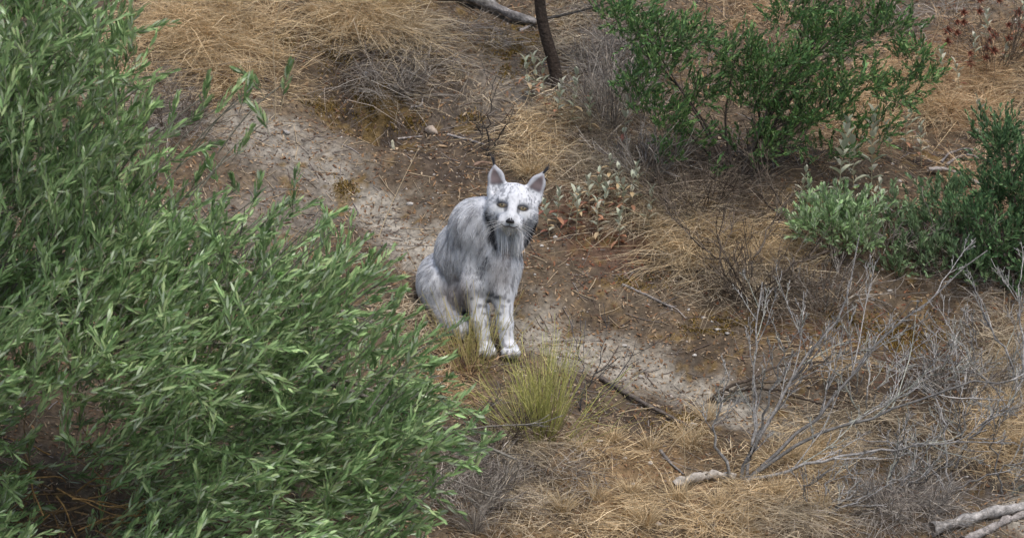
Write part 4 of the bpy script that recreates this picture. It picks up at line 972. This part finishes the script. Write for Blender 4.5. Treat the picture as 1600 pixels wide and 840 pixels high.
def woolly(px, py, h, label, group, dry=.4, ll=.034, npair=7, stemcol=(.30, .26, .17)):
    base = G(px, py); root = thing('woolly_plant', base, label, 'plant', group); top = np.array([rng.normal(0, .12) * h, rng.normal(0, .1) * h, h])
    pl = smooth_path([np.array([0, 0, -.01]), top * .5 + rng.normal(0, .03, 3) * h, top], 8); v, f, c = tubes(pl[None], np.linspace(.0022, .0012, 8)[None], stemcol, 5)
    obj('stem', mesh('stem', v, f, M_bark, c, True), root); ph = rng.uniform(0, 3.14)
    for k in range(npair):
        t = .28 + .72 * k / (npair - 1); x = t * 7; i = min(int(x), 6); b = pl[i] + (pl[i + 1] - pl[i]) * (x - i)
        for s in (0, math.pi):
            a = ph + k * 1.5708 + s + rng.normal(0, .2); rise = .3 + 2.6 * t ** 2.2; isdry = rng.random() < dry * (1.35 - t * 1.15)
            d = nrm(np.array([math.cos(a), math.sin(a), (rise if not isdry else rng.uniform(-.6, .6))])); me = (DPAL if isdry else WPAL)[rng.integers(4 if isdry else 3)]
            place_leaf(root, me, b, d, nrm(np.array([-math.cos(a) * .6, -math.sin(a) * .6, 1.0])), ll * rng.uniform(.75, 1.2) * (1.0 if t < .85 else .85))
for px, py, h, lb in [(1314, 352, .38, 'tallest-leaved woolly grey-green spike of three in front of the evergreen'), (1338, 345, .34, 'middle woolly grey-green spike of three in front of the evergreen'), (1362, 332, .37, 'upright woolly spike with yellowed lower leaves beside the evergreen tip')]:
    woolly(px, py, h, lb, 'woolly spikes by the evergreen', .22, .062, 10)
for px, py in [(868, 350), (885, 355), (860, 372), (905, 345), (938, 320), (958, 315), (965, 335), (945, 350), (975, 355), (990, 345), (1010, 370), (935, 375), (965, 385), (900, 375), (1000, 320), (920, 335)]:
    woolly(px, py, rng.uniform(.11, .18), 'low woolly plant with rust-red dried lower leaves beside the head of the lynx', 'woolly plants beside the lynx', .55, .044, 6)
for px, py in [(830, 165), (868, 195), (885, 205), (855, 185), (925, 220), (970, 240), (840, 150), (900, 175)]:
    woolly(px, py, rng.uniform(.14, .22), 'faded tan and grey woolly plant around the foot of the slender trunk', 'faded plants by the slender trunk', .5, .046, 6)
for px, py in [(1415, 240), (1430, 235), (1530, 225), (1440, 260), (1395, 255), (1475, 130), (1500, 150), (1575, 120), (1545, 80), (1590, 60), (1440, 120), (1520, 110)]:
    woolly(px, py, rng.uniform(.13, .20), 'grey-leaved plant among the orange straw above the arched dead limbs', 'grey-leaved plants in the orange straw', .4, .042, 6)
for px, py in [(1250, 330), (1262, 350), (1380, 330), (1365, 345)]:
    woolly(px, py, rng.uniform(.10, .15), 'small pale woolly plant at the edge of the sage-like shrub', 'woolly plants by the sage-like shrub', .25, .042, 6)
HV = np.concatenate([unit(1) * 0 + unit(46)])
hb = unit(46) * .003; hv, hf, hcol = blades(hb, nrm(unit(46) + [0, 0, .2]), np.full(46, .019), .1 * rng.normal(size=(46, 3)), np.full(46, .007), pick([(.22, .085, .055), (.15, .06, .04), (.28, .11, .07)], 46), 3)
HEAD = mesh('seed_head', hv, hf, M_litter, hcol)
for px, py in [(1480, 110), (1495, 95), (1505, 75), (1540, 130), (1552, 140), (1575, 115), (1590, 90), (1560, 60), (1530, 65), (1545, 110), (1600, 130), (1515, 140)]:
    base = G(px, py); h = rng.uniform(.14, .24); root = thing('seed_head_plant', base, 'dry stalk bearing dark red-brown whorled seed heads above orange straw', 'plant', 'red seed-head stalks')
    v, f, c = tubes(np.array([[[0, 0, -.01], [.004, 0, h * .5], [rng.normal(0, .015), 0, h]]]), np.array([[.0018, .0015, .001]]), (.22, .17, .12), 4); obj('stem', mesh('stem', v, f, M_bark, c), root)
    for z in (h, h * .72):
        o = obj('seed_head', HEAD, root, (0, 0, z)); o.scale = [float(rng.uniform(.8, 1.25))] * 3

# --- long single stalks
def stalk(pts, dY, r, col, label):
    q0 = G(*pts[0]); q = np.vstack([q0 - [0, 0, .01], PL(pts[1:], (q0[1] + dY * .3, q0[1] + dY))]); pl = smooth_path(q, 12)
    v, f, c = tubes(pl[None], np.linspace(r, r * .5, 12)[None], col, 4); o = obj('dry_stalk', mesh('dry_stalk', v - q0, f, M_straw, c, True), None, q0); tag(o, label, 'stalk')
ST = (.50, .40, .26)
stalk([(590, 372), (600, 345), (625, 290), (655, 230)], .1, .0024, ST, 'long pale leaning grass stalk beside the track behind the olive sprays')
stalk([(430, 190), (430, 130), (425, 60), (440, 0)], -.05, .0022, ST, 'tall straw stalk standing on the crest of the bank')
stalk([(435, 180), (455, 110), (480, 60), (500, 10)], -.05, .0020, ST, 'slanting straw stalk on the crest of the bank')
stalk([(1074, 800), (1073, 760), (1070, 720), (1068, 660)], -.02, .0020, ST, 'upright pale straw stalk in front of the bleached log')
stalk([(1040, 708), (1055, 688), (1080, 670), (1112, 650)], .02, .0024, ST, 'pale arched stalk crossing the end of the dark smooth stick')
stalk([(945, 682), (965, 693), (985, 703), (1002, 711)], 0, .003, ST, 'thick straw piece lying on litter below the broom')
stalk([(960, 644), (985, 640), (1005, 638), (1022, 636)], 0, .0026, ST, 'pale straw lying across the dark smooth stick')
stalk([(1130, 850), (1110, 815), (1080, 790), (1030, 775)], -.05, .0022, ST, 'bent golden stalk arching over tufts below the bleached log')
stalk([(915, 800), (930, 765), (945, 735), (955, 715)], .0, .0026, ST, 'golden leaning stalk in the tufts downhill of the broom')
stalk([(1235, 690), (1265, 665), (1295, 645), (1310, 640)], .02, .0024, (.42, .38, .33), 'pale bleached stalk leaning among the lichened branches')
stalk([(700, 300), (735, 302), (770, 303), (790, 304)], -.0, .002, ST, 'straw stalk lying behind the neck of the lynx')
stalk([(530, 385), (600, 383), (680, 384), (757, 383)], 0, .0015, (.10, .09, .085), 'thin dark bare stem stretched level across the shoulder of the lynx')
